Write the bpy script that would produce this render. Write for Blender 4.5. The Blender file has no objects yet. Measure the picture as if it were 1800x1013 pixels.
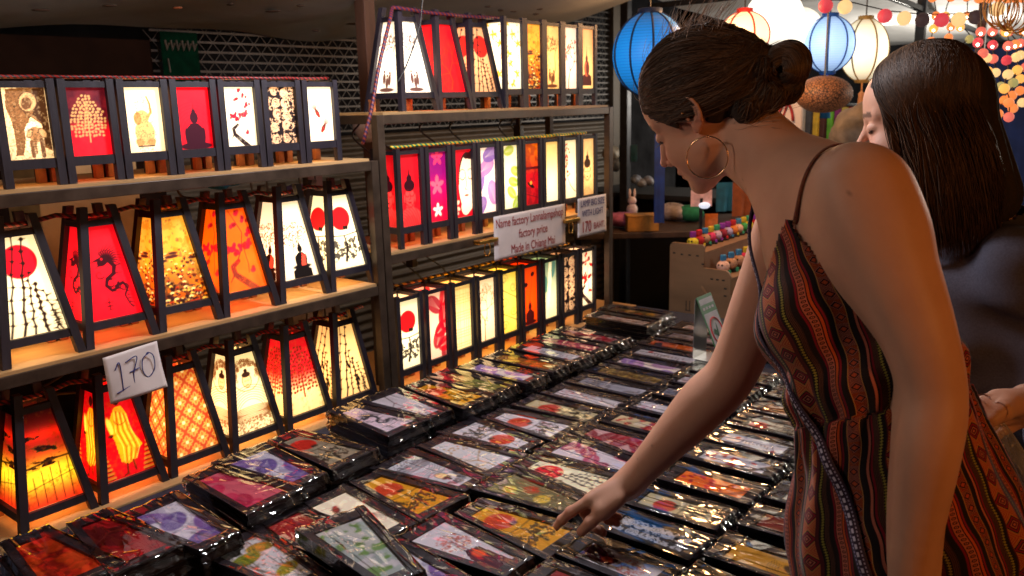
import bpy, math, os
import numpy as np
from mathutils import Vector, Matrix

# ------------------------------------------------------------------ camera, world, lights
S = bpy.context.scene
COL = S.collection
CAM = np.array([0., 0., 1.55])
_p, _r, _yw = .21691, -.024439, .67801
_f = np.array([-math.sin(_yw)*math.cos(_p), math.cos(_yw)*math.cos(_p), -math.sin(_p)])
_ri = np.array([math.cos(_yw), math.sin(_yw), 0.]); _up = np.cross(_ri, _f)
_ri, _up = math.cos(_r)*_ri+math.sin(_r)*_up, -math.sin(_r)*_ri+math.cos(_r)*_up
cam_d = bpy.data.cameras.new('camera')
cam = bpy.data.objects.new('camera', cam_d); COL.objects.link(cam)
cam.matrix_world = Matrix(((_ri[0], _up[0], -_f[0], 0), (_ri[1], _up[1], -_f[1], 0), (_ri[2], _up[2], -_f[2], 1.55), (0, 0, 0, 1)))
cam_d.sensor_width = 36; cam_d.lens = 1482.9/1800*36
cam_d.clip_start = .05; cam_d.clip_end = 300
cam_d.dof.use_dof = True; cam_d.dof.focus_distance = 1.45; cam_d.dof.aperture_fstop = 8
S.camera = cam

W = bpy.data.worlds.new('World'); S.world = W; W.use_nodes = True
_nt = W.node_tree; _bg = _nt.nodes['Background']
_sky = _nt.nodes.new('ShaderNodeTexSky'); _sky.sky_type = 'NISHITA'; _sky.sun_disc = False
_sky.sun_elevation = math.radians(-6); _sky.sun_rotation = math.radians(200)
_nt.links.new(_sky.outputs[0], _bg.inputs[0]); _bg.inputs[1].default_value = .08

def lamp(name, kind, loc, energy, color, size=.1, aim=None, parent=None):
    d = bpy.data.lights.new(name, kind); d.energy = energy; d.color = color
    if kind == 'POINT': d.shadow_soft_size = size
    if kind == 'AREA': d.size = size
    if kind == 'SPOT': d.spot_size = math.radians(110); d.spot_blend = .8; d.shadow_soft_size = size
    o = bpy.data.objects.new(name, d); COL.objects.link(o); o.location = loc
    if aim is not None:
        v = Vector(aim)-Vector(loc); o.rotation_euler = v.to_track_quat('-Z', 'Y').to_euler()
    if parent: o.parent = parent
    return o
# bulbs of the night market itself: a cool white bulb over the table, a cool one on the aisle side, a warm one on the right
lamp('orange_stall_light', 'POINT', (-1.50, 3.20, 1.84), 24, (1., .50, .20), .08)
lamp('cool_aisle_light', 'POINT', (-1.25, .05, 1.98), 19, (1., .82, .68), .12)
lamp('cool_table_light', 'POINT', (-1.22, 1.45, 1.97), 36, (.96, .94, 1.), .10)
lamp('warm_aisle_light', 'POINT', (.95, .55, 1.75), 22, (1., .38, .09), .06)
lamp('white_neighbour_light', 'POINT', (-1.37, 6.27, 1.62), 70, (1., .93, .82), .10)
lamp('white_neighbour_light', 'POINT', (.4, 5.6, 1.75), 60, (1., .90, .75), .10)

S.view_settings.view_transform = 'Standard'; S.view_settings.look = 'None'
S.view_settings.exposure = 0; S.view_settings.gamma = 1
S.cycles.use_denoising = True
try:
    S.cycles.denoiser = 'OPENIMAGEDENOISE'
except Exception: pass
S.cycles.max_bounces = 8; S.cycles.diffuse_bounces = 3; S.cycles.glossy_bounces = 4
S.cycles.transparent_max_bounces = 24; S.cycles.transmission_bounces = 4
S.cycles.sample_clamp_indirect = 6; S.cycles.caustics_reflective = False; S.cycles.caustics_refractive = False

# ------------------------------------------------------------------ helpers
RNG = np.random.default_rng(7)
def lin(c):
    c = np.asarray(c, float)/255.
    return np.where(c <= .04045, c/12.92, ((c+.055)/1.055)**2.4)
def L(*c): return tuple(float(v) for v in lin(c))

class G:
    """a tiny writer for shader node trees"""
    def __init__(s, name):
        s.m = bpy.data.materials.new(name); s.m.use_nodes = True
        s.t = s.m.node_tree; s.b = s.t.nodes['Principled BSDF']; s.out = s.t.nodes['Material Output']
    def n(s, ty, **k):
        o = s.t.nodes.new(ty)
        for a, v in k.items(): setattr(o, a, v)
        return o
    def put(s, sock, v):
        if hasattr(v, 'is_linked') or hasattr(v, 'links'): s.t.links.new(v, sock)
        elif v is not None:
            if isinstance(v, (tuple, list)) and len(v) == 3 and sock.type == 'RGBA': v = (*v, 1.)
            sock.default_value = v
        return s
    def math(s, op, a, b=None, c=None, clamp=False):
        o = s.n('ShaderNodeMath', operation=op, use_clamp=clamp)
        s.put(o.inputs[0], a)
        if b is not None: s.put(o.inputs[1], b)
        if c is not None: s.put(o.inputs[2], c)
        return o.outputs[0]
    def coord(s, w='Object'): return s.n('ShaderNodeTexCoord').outputs[w]
    def mapping(s, v, scale=(1, 1, 1), loc=(0, 0, 0), rot=(0, 0, 0)):
        o = s.n('ShaderNodeMapping'); s.put(o.inputs[0], v)
        o.inputs['Scale'].default_value = scale; o.inputs['Location'].default_value = loc; o.inputs['Rotation'].default_value = rot
        return o.outputs[0]
    def noise(s, v, scale=5., detail=3., rough=.5, dist=0.):
        o = s.n('ShaderNodeTexNoise'); s.put(o.inputs['Vector'], v)
        o.inputs['Scale'].default_value = scale; o.inputs['Detail'].default_value = detail
        o.inputs['Roughness'].default_value = rough; o.inputs['Distortion'].default_value = dist
        return o.outputs[0]
    def ramp(s, f, stops, interp='LINEAR'):
        o = s.n('ShaderNodeValToRGB'); s.put(o.inputs[0], f); r = o.color_ramp; r.interpolation = interp
        while len(r.elements) < len(stops): r.elements.new(1.)
        for e, (p, c) in zip(r.elements, stops):
            e.position = p; e.color = (*c, 1.) if len(c) == 3 else c
        return o.outputs[0]
    def mix(s, f, a, b, mode='MIX'):
        o = s.n('ShaderNodeMix', data_type='RGBA', blend_type=mode)
        s.put(o.inputs[0], f); s.put(o.inputs[6], a); s.put(o.inputs[7], b)
        return o.outputs[2]
    def bump(s, h, strength=.3, dist=.01):
        o = s.n('ShaderNodeBump'); o.inputs['Strength'].default_value = strength; o.inputs['Distance'].default_value = dist
        s.put(o.inputs['Height'], h); s.t.links.new(o.outputs[0], s.b.inputs['Normal']); return o.outputs[0]
    def set(s, **k):
        M = dict(col='Base Color', rough='Roughness', metal='Metallic', spec='Specular IOR Level', emit='Emission Color',
                 es='Emission Strength', alpha='Alpha', coat='Coat Weight', trans='Transmission Weight', ior='IOR', sss='Subsurface Weight',
                 sheen='Sheen Weight')
        for a, v in k.items(): s.put(s.b.inputs[M[a]], v)
        return s

class MB:
    """collects vertices and faces and links them as one mesh object"""
    def __init__(s): s.v = []; s.f = []; s.n = 0
    def add(s, v, f):
        s.v.append(np.asarray(v, float).reshape(-1, 3)); s.f += [tuple(i+s.n for i in q) for q in f]; s.n += len(s.v[-1]); return s
    def box(s, a, b, bev=0.):
        a = np.array(a, float); b = np.array(b, float); lo = np.minimum(a, b); hi = np.maximum(a, b)
        v = [[(lo, hi)[i][0], (lo, hi)[j][1], (lo, hi)[k][2]] for i in (0, 1) for j in (0, 1) for k in (0, 1)]
        return s.add(v, [(0, 1, 3, 2), (4, 6, 7, 5), (0, 4, 5, 1), (2, 3, 7, 6), (0, 2, 6, 4), (1, 5, 7, 3)])
    def hexa(s, v8):  # bottom 4 ccw from above, top 4 ccw
        return s.add(v8, [(3, 2, 1, 0), (4, 5, 6, 7), (0, 1, 5, 4), (1, 2, 6, 5), (2, 3, 7, 6), (3, 0, 4, 7)])
    def bar(s, a, b, w, h, upv=(0, 0, 1)):
        a = np.array(a, float); b = np.array(b, float); d = b-a; d /= np.linalg.norm(d)
        u = np.array(upv, float); x = np.cross(d, u); x /= np.linalg.norm(x); y = np.cross(x, d)
        o = [x*i*w/2+y*j*h/2 for i, j in ((-1, -1), (1, -1), (1, 1), (-1, 1))]
        return s.hexa([a+q for q in o]+[b+q for q in o]) if False else s.add([a+q for q in o]+[b+q for q in o], [(0, 1, 2, 3), (7, 6, 5, 4), (0, 4, 5, 1), (1, 5, 6, 2), (2, 6, 7, 3), (3, 7, 4, 0)])
    def tube(s, pts, r, n=8, close=False, caps=True):
        P = np.asarray(pts, float); m = len(P); r = np.broadcast_to(r, (m,))
        T = np.gradient(P, axis=0); 
        if close: T = np.roll(P, -1, 0)-np.roll(P, 1, 0)
        T /= np.linalg.norm(T, axis=1)[:, None]+1e-12
        u = np.array([0, 0, 1.]) if abs(T[0][2]) < .9 else np.array([1., 0, 0]); x = np.cross(T[0], u); x /= np.linalg.norm(x)
        v = []
        for i in range(m):
            x = x-T[i]*(x@T[i]); x /= np.linalg.norm(x)+1e-12; y = np.cross(T[i], x)
            for k in range(n):
                a = 2*math.pi*k/n; v.append(P[i]+(x*math.cos(a)+y*math.sin(a))*r[i])
        f = []
        for i in range(m if close else m-1):
            j = (i+1) % m
            for k in range(n): f.append((i*n+k, i*n+(k+1) % n, j*n+(k+1) % n, j*n+k))
        if caps and not close: f += [tuple(range(n-1, -1, -1)), tuple((m-1)*n+k for k in range(n))]
        return s.add(v, f)
    def sphere(s, c, r, nu=16, nv=10, sc=(1, 1, 1)):
        v = []; f = []
        for i in range(nv+1):
            t = math.pi*i/nv
            for k in range(nu):
                a = 2*math.pi*k/nu; v.append([c[0]+r*sc[0]*math.sin(t)*math.cos(a), c[1]+r*sc[1]*math.sin(t)*math.sin(a), c[2]+r*sc[2]*math.cos(t)])
        for i in range(nv):
            for k in range(nu):
                a, b = i*nu+k, i*nu+(k+1) % nu; f.append((a, a+nu, b+nu, b))
        return s.add(v, f)
    def lathe(s, c, prof, n=20):
        v = []; f = []; m = len(prof)
        for r, z in prof:
            for k in range(n):
                a = 2*math.pi*k/n; v.append([c[0]+r*math.cos(a), c[1]+r*math.sin(a), c[2]+z])
        for i in range(m-1):
            for k in range(n):
                a, b = i*n+k, i*n+(k+1) % n; f.append((a, b, b+n, a+n))
        return s.add(v, f)
    def mesh(s, name, mat, smooth=False):
        me = bpy.data.meshes.new(name); me.from_pydata(np.concatenate(s.v).tolist(), [], s.f)
        if mat: me.materials.append(mat)
        if smooth: me.polygons.foreach_set('use_smooth', np.ones(len(me.polygons), bool))
        me.update(); return me
    def build(s, name, mat, parent=None, smooth=False, bevel=0., loc=None):
        o = link(name, s.mesh(name, mat, smooth), parent)
        if bevel:
            b = o.modifiers.new('bevel', 'BEVEL'); b.width = bevel; b.segments = 2; b.limit_method = 'ANGLE'
        if loc is not None: o.location = loc
        return o
def link(name, data, parent=None):
    o = bpy.data.objects.new(name, data); COL.objects.link(o)
    if parent is not None: o.parent = parent
    return o
def tag(o, label=None, cat=None, group=None, kind=None):
    if label: o['label'] = label
    if cat: o['category'] = cat
    if group: o['group'] = group
    if kind: o['kind'] = kind
    return o
def empty(name, loc, label=None, cat=None, group=None, rz=0.):
    o = link(name, None); o.location = loc; o.rotation_euler[2] = rz; o.empty_display_size = .05
    return tag(o, label, cat, group)
def copytree(o, parent=None):
    c = o.copy(); COL.objects.link(c)
    if parent is not None: c.parent = parent
    for ch in list(o.children): copytree(ch, c)
    return c

# ------------------------------------------------------------------ plain materials
def simple(name, col, rough=.5, nscale=30., namt=.35, metal=0., spec=.5, bump=0., stretch=(1, 1, 1), sheen=0.):
    if name in ('brown_board', 'green_plastic', 'dark_plaster'): spec = .06; rough = .95
    g = G(name); n = g.noise(g.mapping(g.coord(), stretch), nscale, 4., .6)
    c = np.array(col)
    g.set(col=g.ramp(n, [(.3, tuple(c*(1-namt))), (.7, tuple(np.minimum(c*(1+namt), 1.)))]), metal=metal, spec=spec,
          rough=g.math('MULTIPLY_ADD', n, .25, max(rough-.12, .02)))
    if sheen: g.set(sheen=sheen)
    if bump: g.bump(n, bump, .004)
    return g.m
def glow(name, col, strength, sample=True):
    g = G(name); n = g.noise(g.coord(), 25., 3.)
    g.set(col=tuple(np.array(col)*.5), rough=.6, emit=g.mix(g.math('MULTIPLY', n, .12), tuple(col), (1, 1, 1)), es=strength)
    if not sample: g.m.cycles.emission_sampling = 'NONE'
    return g.m
M = {}
M['frame'] = simple('stained_wood', (.015, .011, .019), .5, 40, .5, stretch=(1, 1, .12), bump=.25)
M['frame_pack'] = simple('stained_wood_kit', (.022, .014, .020), .45, 50, .5, bump=.2)
M['foot'] = simple('bulb_lit_wood', (.30, .10, .035), .6, 30, .3)  # inner back legs: the bulb's orange light is put into the colour
M['steel'] = simple('worn_steel_tube', (.070, .046, .032), .42, 25, .3, metal=.45, bump=.12)
M['ply'] = simple('plywood', (.50, .30, .13), .55, 9, .30, stretch=(1, .12, 1), bump=.1)
M['cable'] = simple('black_cable', (.012, .011, .012), .45)
M['table'] = simple('dark_table_cloth', (.018, .022, .045), .85, 60, .4, bump=.3)
M['asphalt'] = simple('asphalt', (.05, .047, .045), .85, 14, .4, bump=.6)
M['card'] = simple('white_card', (.72, .66, .66), .6, 20, .06)
M['brass'] = simple('brass_clip', (.75, .45, .12), .3, 30, .3, metal=1.)
# ------------------------------------------------------------------ the pictures on the paper panels, drawn point by point on a fine grid
def vnoise(X, Y, sc, seed=0):
    r = np.random.default_rng(seed); T = r.random((64, 64)); x = X*sc+17.3; y = Y*sc+9.1
    i = np.floor(x).astype(int); j = np.floor(y).astype(int); a = x-i; b = y-j; a = a*a*(3-2*a); b = b*b*(3-2*b)
    q = lambda m, n: T[m % 64, n % 64]
    return (q(i, j)*(1-a)+q(i+1, j)*a)*(1-b)+(q(i, j+1)*(1-a)+q(i+1, j+1)*a)*b
def fnoise(X, Y, sc, seed=0): return .55*vnoise(X, Y, sc, seed)+.3*vnoise(X, Y, sc*2.1, seed+1)+.15*vnoise(X, Y, sc*4.3, seed+2)
class Cv:
    def __init__(s, X, Y, px):
        s.X = X; s.Y = Y; s.px = px; s.C = np.ones(X.shape+(3,))
    def mixa(s, a, c):
        a = np.clip(a, 0, 1)[..., None]; s.C = s.C*(1-a)+lin(c)*a if not isinstance(c, np.ndarray) else s.C*(1-a)+c*a
    def fill(s, c): s.C[...] = lin(c)
    def grad(s, c0, c1, y0=0., y1=1.):
        t = np.clip((s.Y-y0)/(y1-y0), 0, 1)[..., None]; s.C = lin(c0)*(1-t)+lin(c1)*t
    def sd(s, d, c, al=1.): s.mixa((.5-d/s.px)*1. if al == 1. else np.clip(.5-d/s.px, 0, 1)*al, c)
    def disc(s, x, y, r, c, al=1.): s.sd(np.hypot(s.X-x, s.Y-y)-r, c, al)
    def ell(s, x, y, rx, ry, c, rot=0., al=1., ring=0.):
        a = math.cos(rot); b = math.sin(rot); u = (s.X-x)*a+(s.Y-y)*b; v = -(s.X-x)*b+(s.Y-y)*a
        d = (np.hypot(u/rx, v/ry)-1)*min(rx, ry)
        s.sd(np.abs(d)-ring if ring else d, c, al)
    def line(s, pts, w, c, al=1., w1=None):
        P = np.asarray(pts, float); w1 = w if w1 is None else w1; D = np.full(s.X.shape, 9.); n = len(P)-1
        for i in range(n):
            ax, ay = P[i]; dx, dy = P[i+1]-P[i]; l = dx*dx+dy*dy+1e-12
            h = np.clip(((s.X-ax)*dx+(s.Y-ay)*dy)/l, 0, 1)
            D = np.minimum(D, np.hypot(s.X-ax-h*dx, s.Y-ay-h*dy)-(w+(w1-w)*(i+h)/n)/2)
        s.sd(D, c, al)
    def poly(s, pts, c, al=1.):
        P = np.asarray(pts, float); ins = np.zeros(s.X.shape, bool); n = len(P)
        for i in range(n):
            x0, y0 = P[i]; x1, y1 = P[(i+1) % n]
            if y0 == y1: continue
            ins ^= ((y0 > s.Y) != (y1 > s.Y)) & (s.X < (x1-x0)*(s.Y-y0)/(y1-y0)+x0)
        s.mixa(ins*al, c)
    def tex(s, sc, amt, c, seed=0, th=None):
        n = fnoise(s.X, s.Y, sc, seed); s.mixa(n*amt if th is None else np.clip((n-th)*12, 0, 1)*amt, c)
    def arc(s, x, y, r0, r1, a0, a1, w, c, n=14, w1=None):
        t = np.linspace(0, 1, n); a = a0+(a1-a0)*t; r = r0+(r1-r0)*t
        s.line(np.stack([x+r*np.cos(a), y+r*np.sin(a)], 1), w, c, w1=w1)
K = (22, 14, 14)
def d_buddha(v, x, y, s, c=K, robe=None):
    v.ell(x, y+.03*s, .34*s, .075*s, c); v.poly([(x-.17*s, y+.05*s), (x+.17*s, y+.05*s), (x+.19*s, y+.36*s), (x+.08*s, y+.47*s), (x-.08*s, y+.47*s), (x-.19*s, y+.36*s)], c)
    v.ell(x-.17*s, y+.2*s, .05*s, .19*s, c, .1); v.ell(x+.17*s, y+.2*s, .05*s, .19*s, c, -.1)
    v.ell(x, y+.58*s, .09*s, .12*s, c); v.disc(x, y+.70*s, .045*s, c); v.line([(x, y+.7*s), (x, y+.86*s)], .04*s, c, w1=.004)
    if robe: v.poly([(x-.02*s, y+.05*s), (x+.16*s, y+.05*s), (x+.18*s, y+.34*s), (x+.05*s, y+.44*s)], robe)
def d_branch(v, x, y, a, l, w, c, rg, dep, tips, spread=.6):
    x1 = x+l*math.cos(a); y1 = y+l*math.sin(a); xm = (x+x1)/2+rg.normal()*l*.08
    v.line([(x, y), (xm, (y+y1)/2), (x1, y1)], w, c, w1=w*.65)
    if dep == 0: tips.append((x1, y1)); return
    for k in range(2+(rg.random() < .4)):
        d_branch(v, x1, y1, a+rg.normal()*.25+(k-.5)*spread*2, l*(.62+.2*rg.random()), w*.62, c, rg, dep-1, tips, spread)
    tips.append((x1, y1))
def p_elephants(v):
    v.fill((255, 228, 184)); dk = (84, 56, 36); md = (150, 108, 70); lt = (214, 176, 130)
    v.poly([(-.22, .98), (.3, 1.02), (.3, .1), (.2, .16), (.22, .46), (.06, .60), (-.02, .40), (-.07, .16), (-.1, .06), (-.2, .06), (-.18, .2), (-.19, .5), (-.25, .74)], md)
    v.poly([(.12, .98), (.3, 1.0), (.3, .12), (.22, .2), (.2, .5), (.1, .62)], dk)
    v.ell(.05, .80, .12, .14, lt, -.3); v.ell(.05, .80, .12, .14, dk, -.3, ring=.006); v.ell(.03, .78, .07, .09, (120, 84, 56), -.3); v.line([(-.02, .68), (.04, .58), (.1, .62)], .016, dk)
    v.ell(-.13, .74, .016, .011, K); v.arc(-.13, .74, .035, .035, .3, 2.8, .006, dk)
    for k in range(12): v.line([(-.2+.004*k, .60-.04*k), (-.1, .58-.042*k)], .006, dk, al=.7)
    v.poly([(-.05, .14), (-.04, .42), (.0, .50), (.08, .54), (.16, .48), (.05, .40), (.02, .2), (.0, .06)], (255, 240, 206))
    v.ell(.10, .34, .10, .11, (186, 142, 98)); v.ell(.20, .36, .045, .075, lt, .5); v.ell(.02, .36, .035, .065, lt, -.5); v.ell(.20, .36, .045, .075, dk, .5, ring=.004); v.ell(.02, .36, .035, .065, dk, -.5, ring=.004)
    v.line([(.09, .34), (.075, .2), (.085, .08)], .052, (170, 124, 82), w1=.022); v.line([(.03, .24), (.035, .04)], .055, (140, 98, 64)); v.line([(.17, .26), (.175, .04)], .06, (120, 82, 54)); v.disc(.05, .37, .009, K); v.disc(.13, .37, .009, K)
    for k in range(6): v.line([(.055, .28-.035*k), (.105, .28-.035*k)], .005, dk)
    v.tex(60, .45, dk, 5, .54); v.tex(36, .25, (236, 204, 154), 8, .60)
def p_bodhi(v, bg0=(245, 20, 50), bg1=(70, 8, 34), c=(200, 160, 110), split=.42):
    v.grad(bg0, bg1, split-.12, split+.12); v.tex(12, .18, (255, 90, 90), 4)
    rg = np.random.default_rng(4); v.line([(0, .2), (0, .62), (0, .8)], .022, c, w1=.006)
    for k in range(9):
        y = .34+.05*k; l = (.2-.018*k)
        for sgn in (-1, 1): v.line([(0, y), (sgn*l*.6, y+.05), (sgn*l, y+.08)], .010, c, w1=.005)
    for y in np.arange(.3, .9, .048):
        hw = .25*math.sin(min(1, (.93-y)/.42)*1.5708)*(1 if y > .36 else .8)
        for x in np.arange(-hw, hw+.01, .05): v.ell(x+rg.normal()*.006, y+rg.normal()*.006, .017, .021, c, rg.random()*3)
def p_bodhired(v): p_bodhi(v, (255, 236, 170), (240, 25, 45), (150, 40, 25), .42); v.tex(26, .3, (190, 120, 60), 12, .6)
def p_sitele(v):
    v.fill((255, 238, 205)); b = (190, 130, 70)
    v.ell(0, .3, .16, .2, (232, 186, 126)); v.ell(-.02, .54, .11, .11, (225, 176, 118)); v.ell(-.1, .52, .055, .09, (205, 150, 92)); v.ell(-.1, .52, .055, .09, b, ring=.005)
    v.line([(.06, .52), (.13, .62), (.12, .75), (.08, .86)], .05, (214, 160, 100), w1=.022); v.ell(-.1, .15, .07, .06, (215, 162, 104)); v.ell(.1, .15, .07, .06, (215, 162, 104))
    v.line([(-.15, .09), (.16, .09)], .02, (60, 40, 26)); v.tex(60, .5, (120, 70, 34), 9, .58)
    for k in range(6): v.line([(-.12+k*.004, .78-k*.045), (-.1, .76-k*.045)], .008, (110, 70, 40))
    v.mixa(((np.hypot(v.X/.2, (v.Y-.42)/.46)) > 1)*1., (255, 238, 205)); v.line([(.13, .62), (.12, .75), (.08, .86)], .03, (190, 134, 80), w1=.02)
def p_budred(v):
    v.fill((238, 14, 44)); v.tex(9, .25, (255, 60, 70), 3)
    for k in range(7): v.arc(0, .3, .16+.05*k, .16+.05*k, .2, 2.94, .006, (180, 6, 40))
    d_buddha(v, 0, .02, .84, (60, 4, 30))
def p_plum(v, bg=(255, 246, 224), fl=(205, 30, 60), tr=(48, 26, 24), seed=5, yb=.0):
    v.fill(bg); rg = np.random.default_rng(seed)
    v.line([(.14, -.02), (.0, .1), (-.12, .2), (-.14, .3), (-.05, .36)], .09, tr, w1=.05); v.line([(-.12, .22), (-.2, .12)], .03, tr, w1=.008); v.tex(40, .25, bg, 3, .62)
    v.line([(-.1, .3), (.02, .5), (.06, .7), (-.08, .98)], .014, tr, w1=.006); v.line([(.05, .5), (.08, .3), (.07, .2)], .008, tr)
    for cx, cy, n, s in ((-.02, .5, 14, .07), (.12, .53, 8, .05), (-.12, .52, 8, .05), (.16, .7, 6, .04), (-.06, .8, 4, .03), (.1, .86, 4, .04), (.0, .94, 3, .03), (.12, .24, 3, .03)):
        for _ in range(n): v.ell(cx+rg.normal()*s*.75, cy+rg.normal()*s*.55, .024, .030, fl if _ % 3 else (150, 16, 40), rg.random()*3, al=.9)
def p_plumorange(v): p_plum(v, (255, 120, 24), (215, 18, 62), (110, 14, 34)); v.mixa(np.clip(.5-v.Y, 0, 1)*.5*fnoise(v.X, v.Y, 8, 2), (255, 200, 110)); v.tex(5, .35, (255, 50, 10), 22)
def p_arab(v, bg=(34, 22, 24), c=(244, 200, 160)):
    v.fill(bg); rg = np.random.default_rng(8)
    for k in range(5):
        for j in (-1, 1):
            x = j*.11+rg.normal()*.02; y = .1+.2*k+rg.normal()*.02; d = j*(1 if k % 2 else -1)
            for q in range(3): v.arc(x, y, .085-.026*q, .07-.026*q, q, q+d*5.2, .016, c, 12)
    n = fnoise(v.X, v.Y, 42, 5); v.mixa(((n > .5) & (np.abs(v.X) > .0))*.75*(fnoise(v.X, v.Y, 9, 9) > .42), c); v.line([(.0, 0), (-.0, 1)], .02, bg)
def p_fish(v, bg=(255, 240, 214), c=(112, 50, 44)):
    v.fill(bg)
    for x, y, a in ((-.07, .56, 2.1), (.10, .28, 1.0)):
        for k in range(9): b = a+(k-4)*.13; v.line([(x, y), (x+.13*math.cos(b), y+.13*math.sin(b)), (x+.24*math.cos(b+.1), y+.24*math.sin(b+.1))], .016, (150, 100, 90), al=.8, w1=.003)
        v.ell(x-.05*math.cos(a), y-.05*math.sin(a), .090, .042, c, a); v.ell(x-.07*math.cos(a), y-.07*math.sin(a), .05, .025, (176, 60, 50), a); v.disc(x-.12*math.cos(a), y-.12*math.sin(a), .026, (190, 40, 40))
        for s_ in (-1, 1): v.line([(x-.08*math.cos(a), y-.08*math.sin(a)), (x-.06*math.cos(a)+s_*.06*math.sin(a), y-.06*math.sin(a)-s_*.06*math.cos(a))], .014, c, w1=.003)
    for k in range(7): v.line([(.03+.012*(k % 2), .64+.04*k), (.07-.01*(k % 3), .625+.045*k)], .012, (90, 70, 64))
def p_bamboo(v, bg=(255, 244, 210), sun=(238, 24, 52), birds=False, seed=2, sunpos=(-.04, .74)):
    v.fill(bg)
    if sun: v.disc(sunpos[0], sunpos[1], .17, sun)
    rg = np.random.default_rng(seed); c = (52, 26, 22)
    for x0, tx, h, w in ((-.24, -.06, 1., .02), (-.12, .02, .96, .026), (-.02, .02, .62, .02), (.1, .06, .5, .028), (.24, .13, .42, .016), (.33, .25, .3, .014), (.2, .2, .2, .012)):
        n = 9; P = [(x0+(tx-x0)*t+.01*math.sin(t*20+x0*9), h*t) for t in np.linspace(0, 1, n)]; v.line(P, w, c, w1=w*.5)
        for q in P[1:]:
            v.disc(q[0], q[1], w*.75, c)
            for _ in range(2):
                a = rg.choice([-1, 1])*(.5+rg.random()); v.line([q, (q[0]+.05*math.sin(a), q[1]-.035*abs(math.cos(a))+.02)], .012, c, w1=.002)
    if birds:
        for x, y in ((-.02, .42), (.12, .2), (.1, .14)): v.ell(x, y, .02, .05, K, .4); v.disc(x-.02, y+.05, .02, K)
def p_bamboobirds(v): p_bamboo(v, (255, 214, 150), None, True, 6)
def p_bamboored2(v): p_bamboo(v, (232, 178, 130), (220, 50, 40), False, 9, (.05, .7))
def p_dragon(v, bg=(244, 12, 44), c=(64, 8, 24)):
    v.fill(bg); v.tex(6, .3, (255, 70, 80), 3); v.tex(20, .15, (200, 0, 40), 5)
    B_ = [(.02, .62), (.07, .55), (.05, .47), (-.03, .42), (-.05, .35), (.0, .29), (.07, .31), (.08, .37)]
    v.line(B_, .052, c, w1=.026); v.line([(.05, .33), (.13, .36), (.17, .29), (.13, .22), (.16, .13), (.20, .07)], .036, c, w1=.008)
    v.ell(-.04, .62, .075, .05, c, .6); v.line([(-.08, .64), (-.16, .62)], .034, c, w1=.008); v.line([(-.07, .59), (-.13, .55)], .024, c, w1=.006); v.disc(-.05, .64, .012, bg)
    for k in range(11): a = 2.3-k*.26; v.line([(.0, .62), (.0+.10*math.cos(a), .62+.10*math.sin(a)), (.03+.17*math.cos(a-.25), .62+.16*math.sin(a-.25))], .026, c, w1=.003)
    for k in range(7): x, y = B_[min(k, 7)]; v.line([(x, y), (x+.09, y+.02-.01*k)], .022, c, w1=.003)
    v.arc(.0, .36, .055, .02, 1.2, 7.5, .020, c, w1=.006); v.arc(.13, .30, .055, .015, .3, 6, .018, c, w1=.004); v.arc(-.10, .48, .05, .015, 5.5, 0, .016, c, w1=.004)
    for k in range(6): v.line([(.15+.005*k, .30-.04*k), (.21+.004*k, .30-.045*k)], .016, c, w1=.002)
    v.line([(-.09, .17), (-.02, .17)], .011, c); v.line([(-.055, .21), (-.055, .10)], .011, c); v.line([(-.085, .13), (-.025, .13)], .011, c); v.line([(-.08, .09), (-.03, .09)], .009, c)
def p_dragonw(v): p_dragon(v, (225, 222, 236), (40, 40, 50))
def p_crowd(v):
    v.grad((120, 50, 20), (255, 196, 84), .1, .75); n = np.exp(-((v.X+.02)/.07)**2)*(v.Y > .35); v.mixa(n*.6, (255, 170, 40)); v.tex(18, .5, (255, 130, 10), 5, .55)
    rg = np.random.default_rng(11)
    for k in range(240):
        y = rg.random()**1.3*.62; x = rg.uniform(-.4, .4); s = .012+.022*(.6-y)
        v.ell(x, y, s*1.25, s*.62, [(255, 204, 90), (240, 140, 30), (120, 40, 20), (60, 24, 24), (255, 230, 150), (190, 60, 24)][k % 6]); v.disc(x, y-s*.8, s*.55, (60, 28, 26))
    for k in range(5): v.ell(rg.uniform(-.2, .25), .5+rg.random()*.14, .06, .018, (90, 44, 40))
    v.tex(22, .5, (90, 34, 60), 7, .66)
def p_budtree(v, bg=(255, 244, 224)):
    v.fill(bg); v.tex(7, .2, (255, 214, 150), 4); rg = np.random.default_rng(5)
    for k in range(170):
        a = rg.random()*6.3; r = rg.random()**.5*.2; v.disc(-.02+r*math.cos(a), .57+r*.8*math.sin(a), .008, (170, 110, 80))
    v.line([(-.05, .3), (-.03, .55)], .008, (120, 80, 60)); v.poly([(-.1, 0), (.2, 0), (.19, .1), (.13, .13), (-.04, .13), (-.09, .1)], K); d_buddha(v, .05, .13, .42, K, (240, 90, 70))
def p_redsun(v, bg=(255, 246, 214), sun=(238, 34, 40), c=(48, 34, 28), y=.68):
    v.fill(bg); v.disc(-.02, y, .16, sun); v.line([(-.3, y-.22), (.0, y-.24), (.3, y-.2)], .014, c)
    for x in (.02, .06): v.ell(x, y-.13, .026, .032, c)
    v.line([(.0, y-.24), (.03, .3), (-.02, .1)], .02, c, w1=.04); v.tex(13, .9, c, 31, .58) if False else None
    n = fnoise(v.X, v.Y, 13, 31)*np.exp(-((v.Y-.26)/.2)**2); v.mixa((n > .36)*(fnoise(v.X, v.Y, 34, 3) > .42)*.9, c)
def p_goldsun(v): p_redsun(v, (222, 150, 18), (205, 62, 22), (50, 38, 14), .7)
def p_greysun(v): p_redsun(v, (150, 138, 116), (196, 40, 26), (44, 38, 30), .74)
def p_creamsun(v): p_redsun(v, (196, 180, 140), (190, 44, 30), (40, 34, 24), .66)
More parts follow.
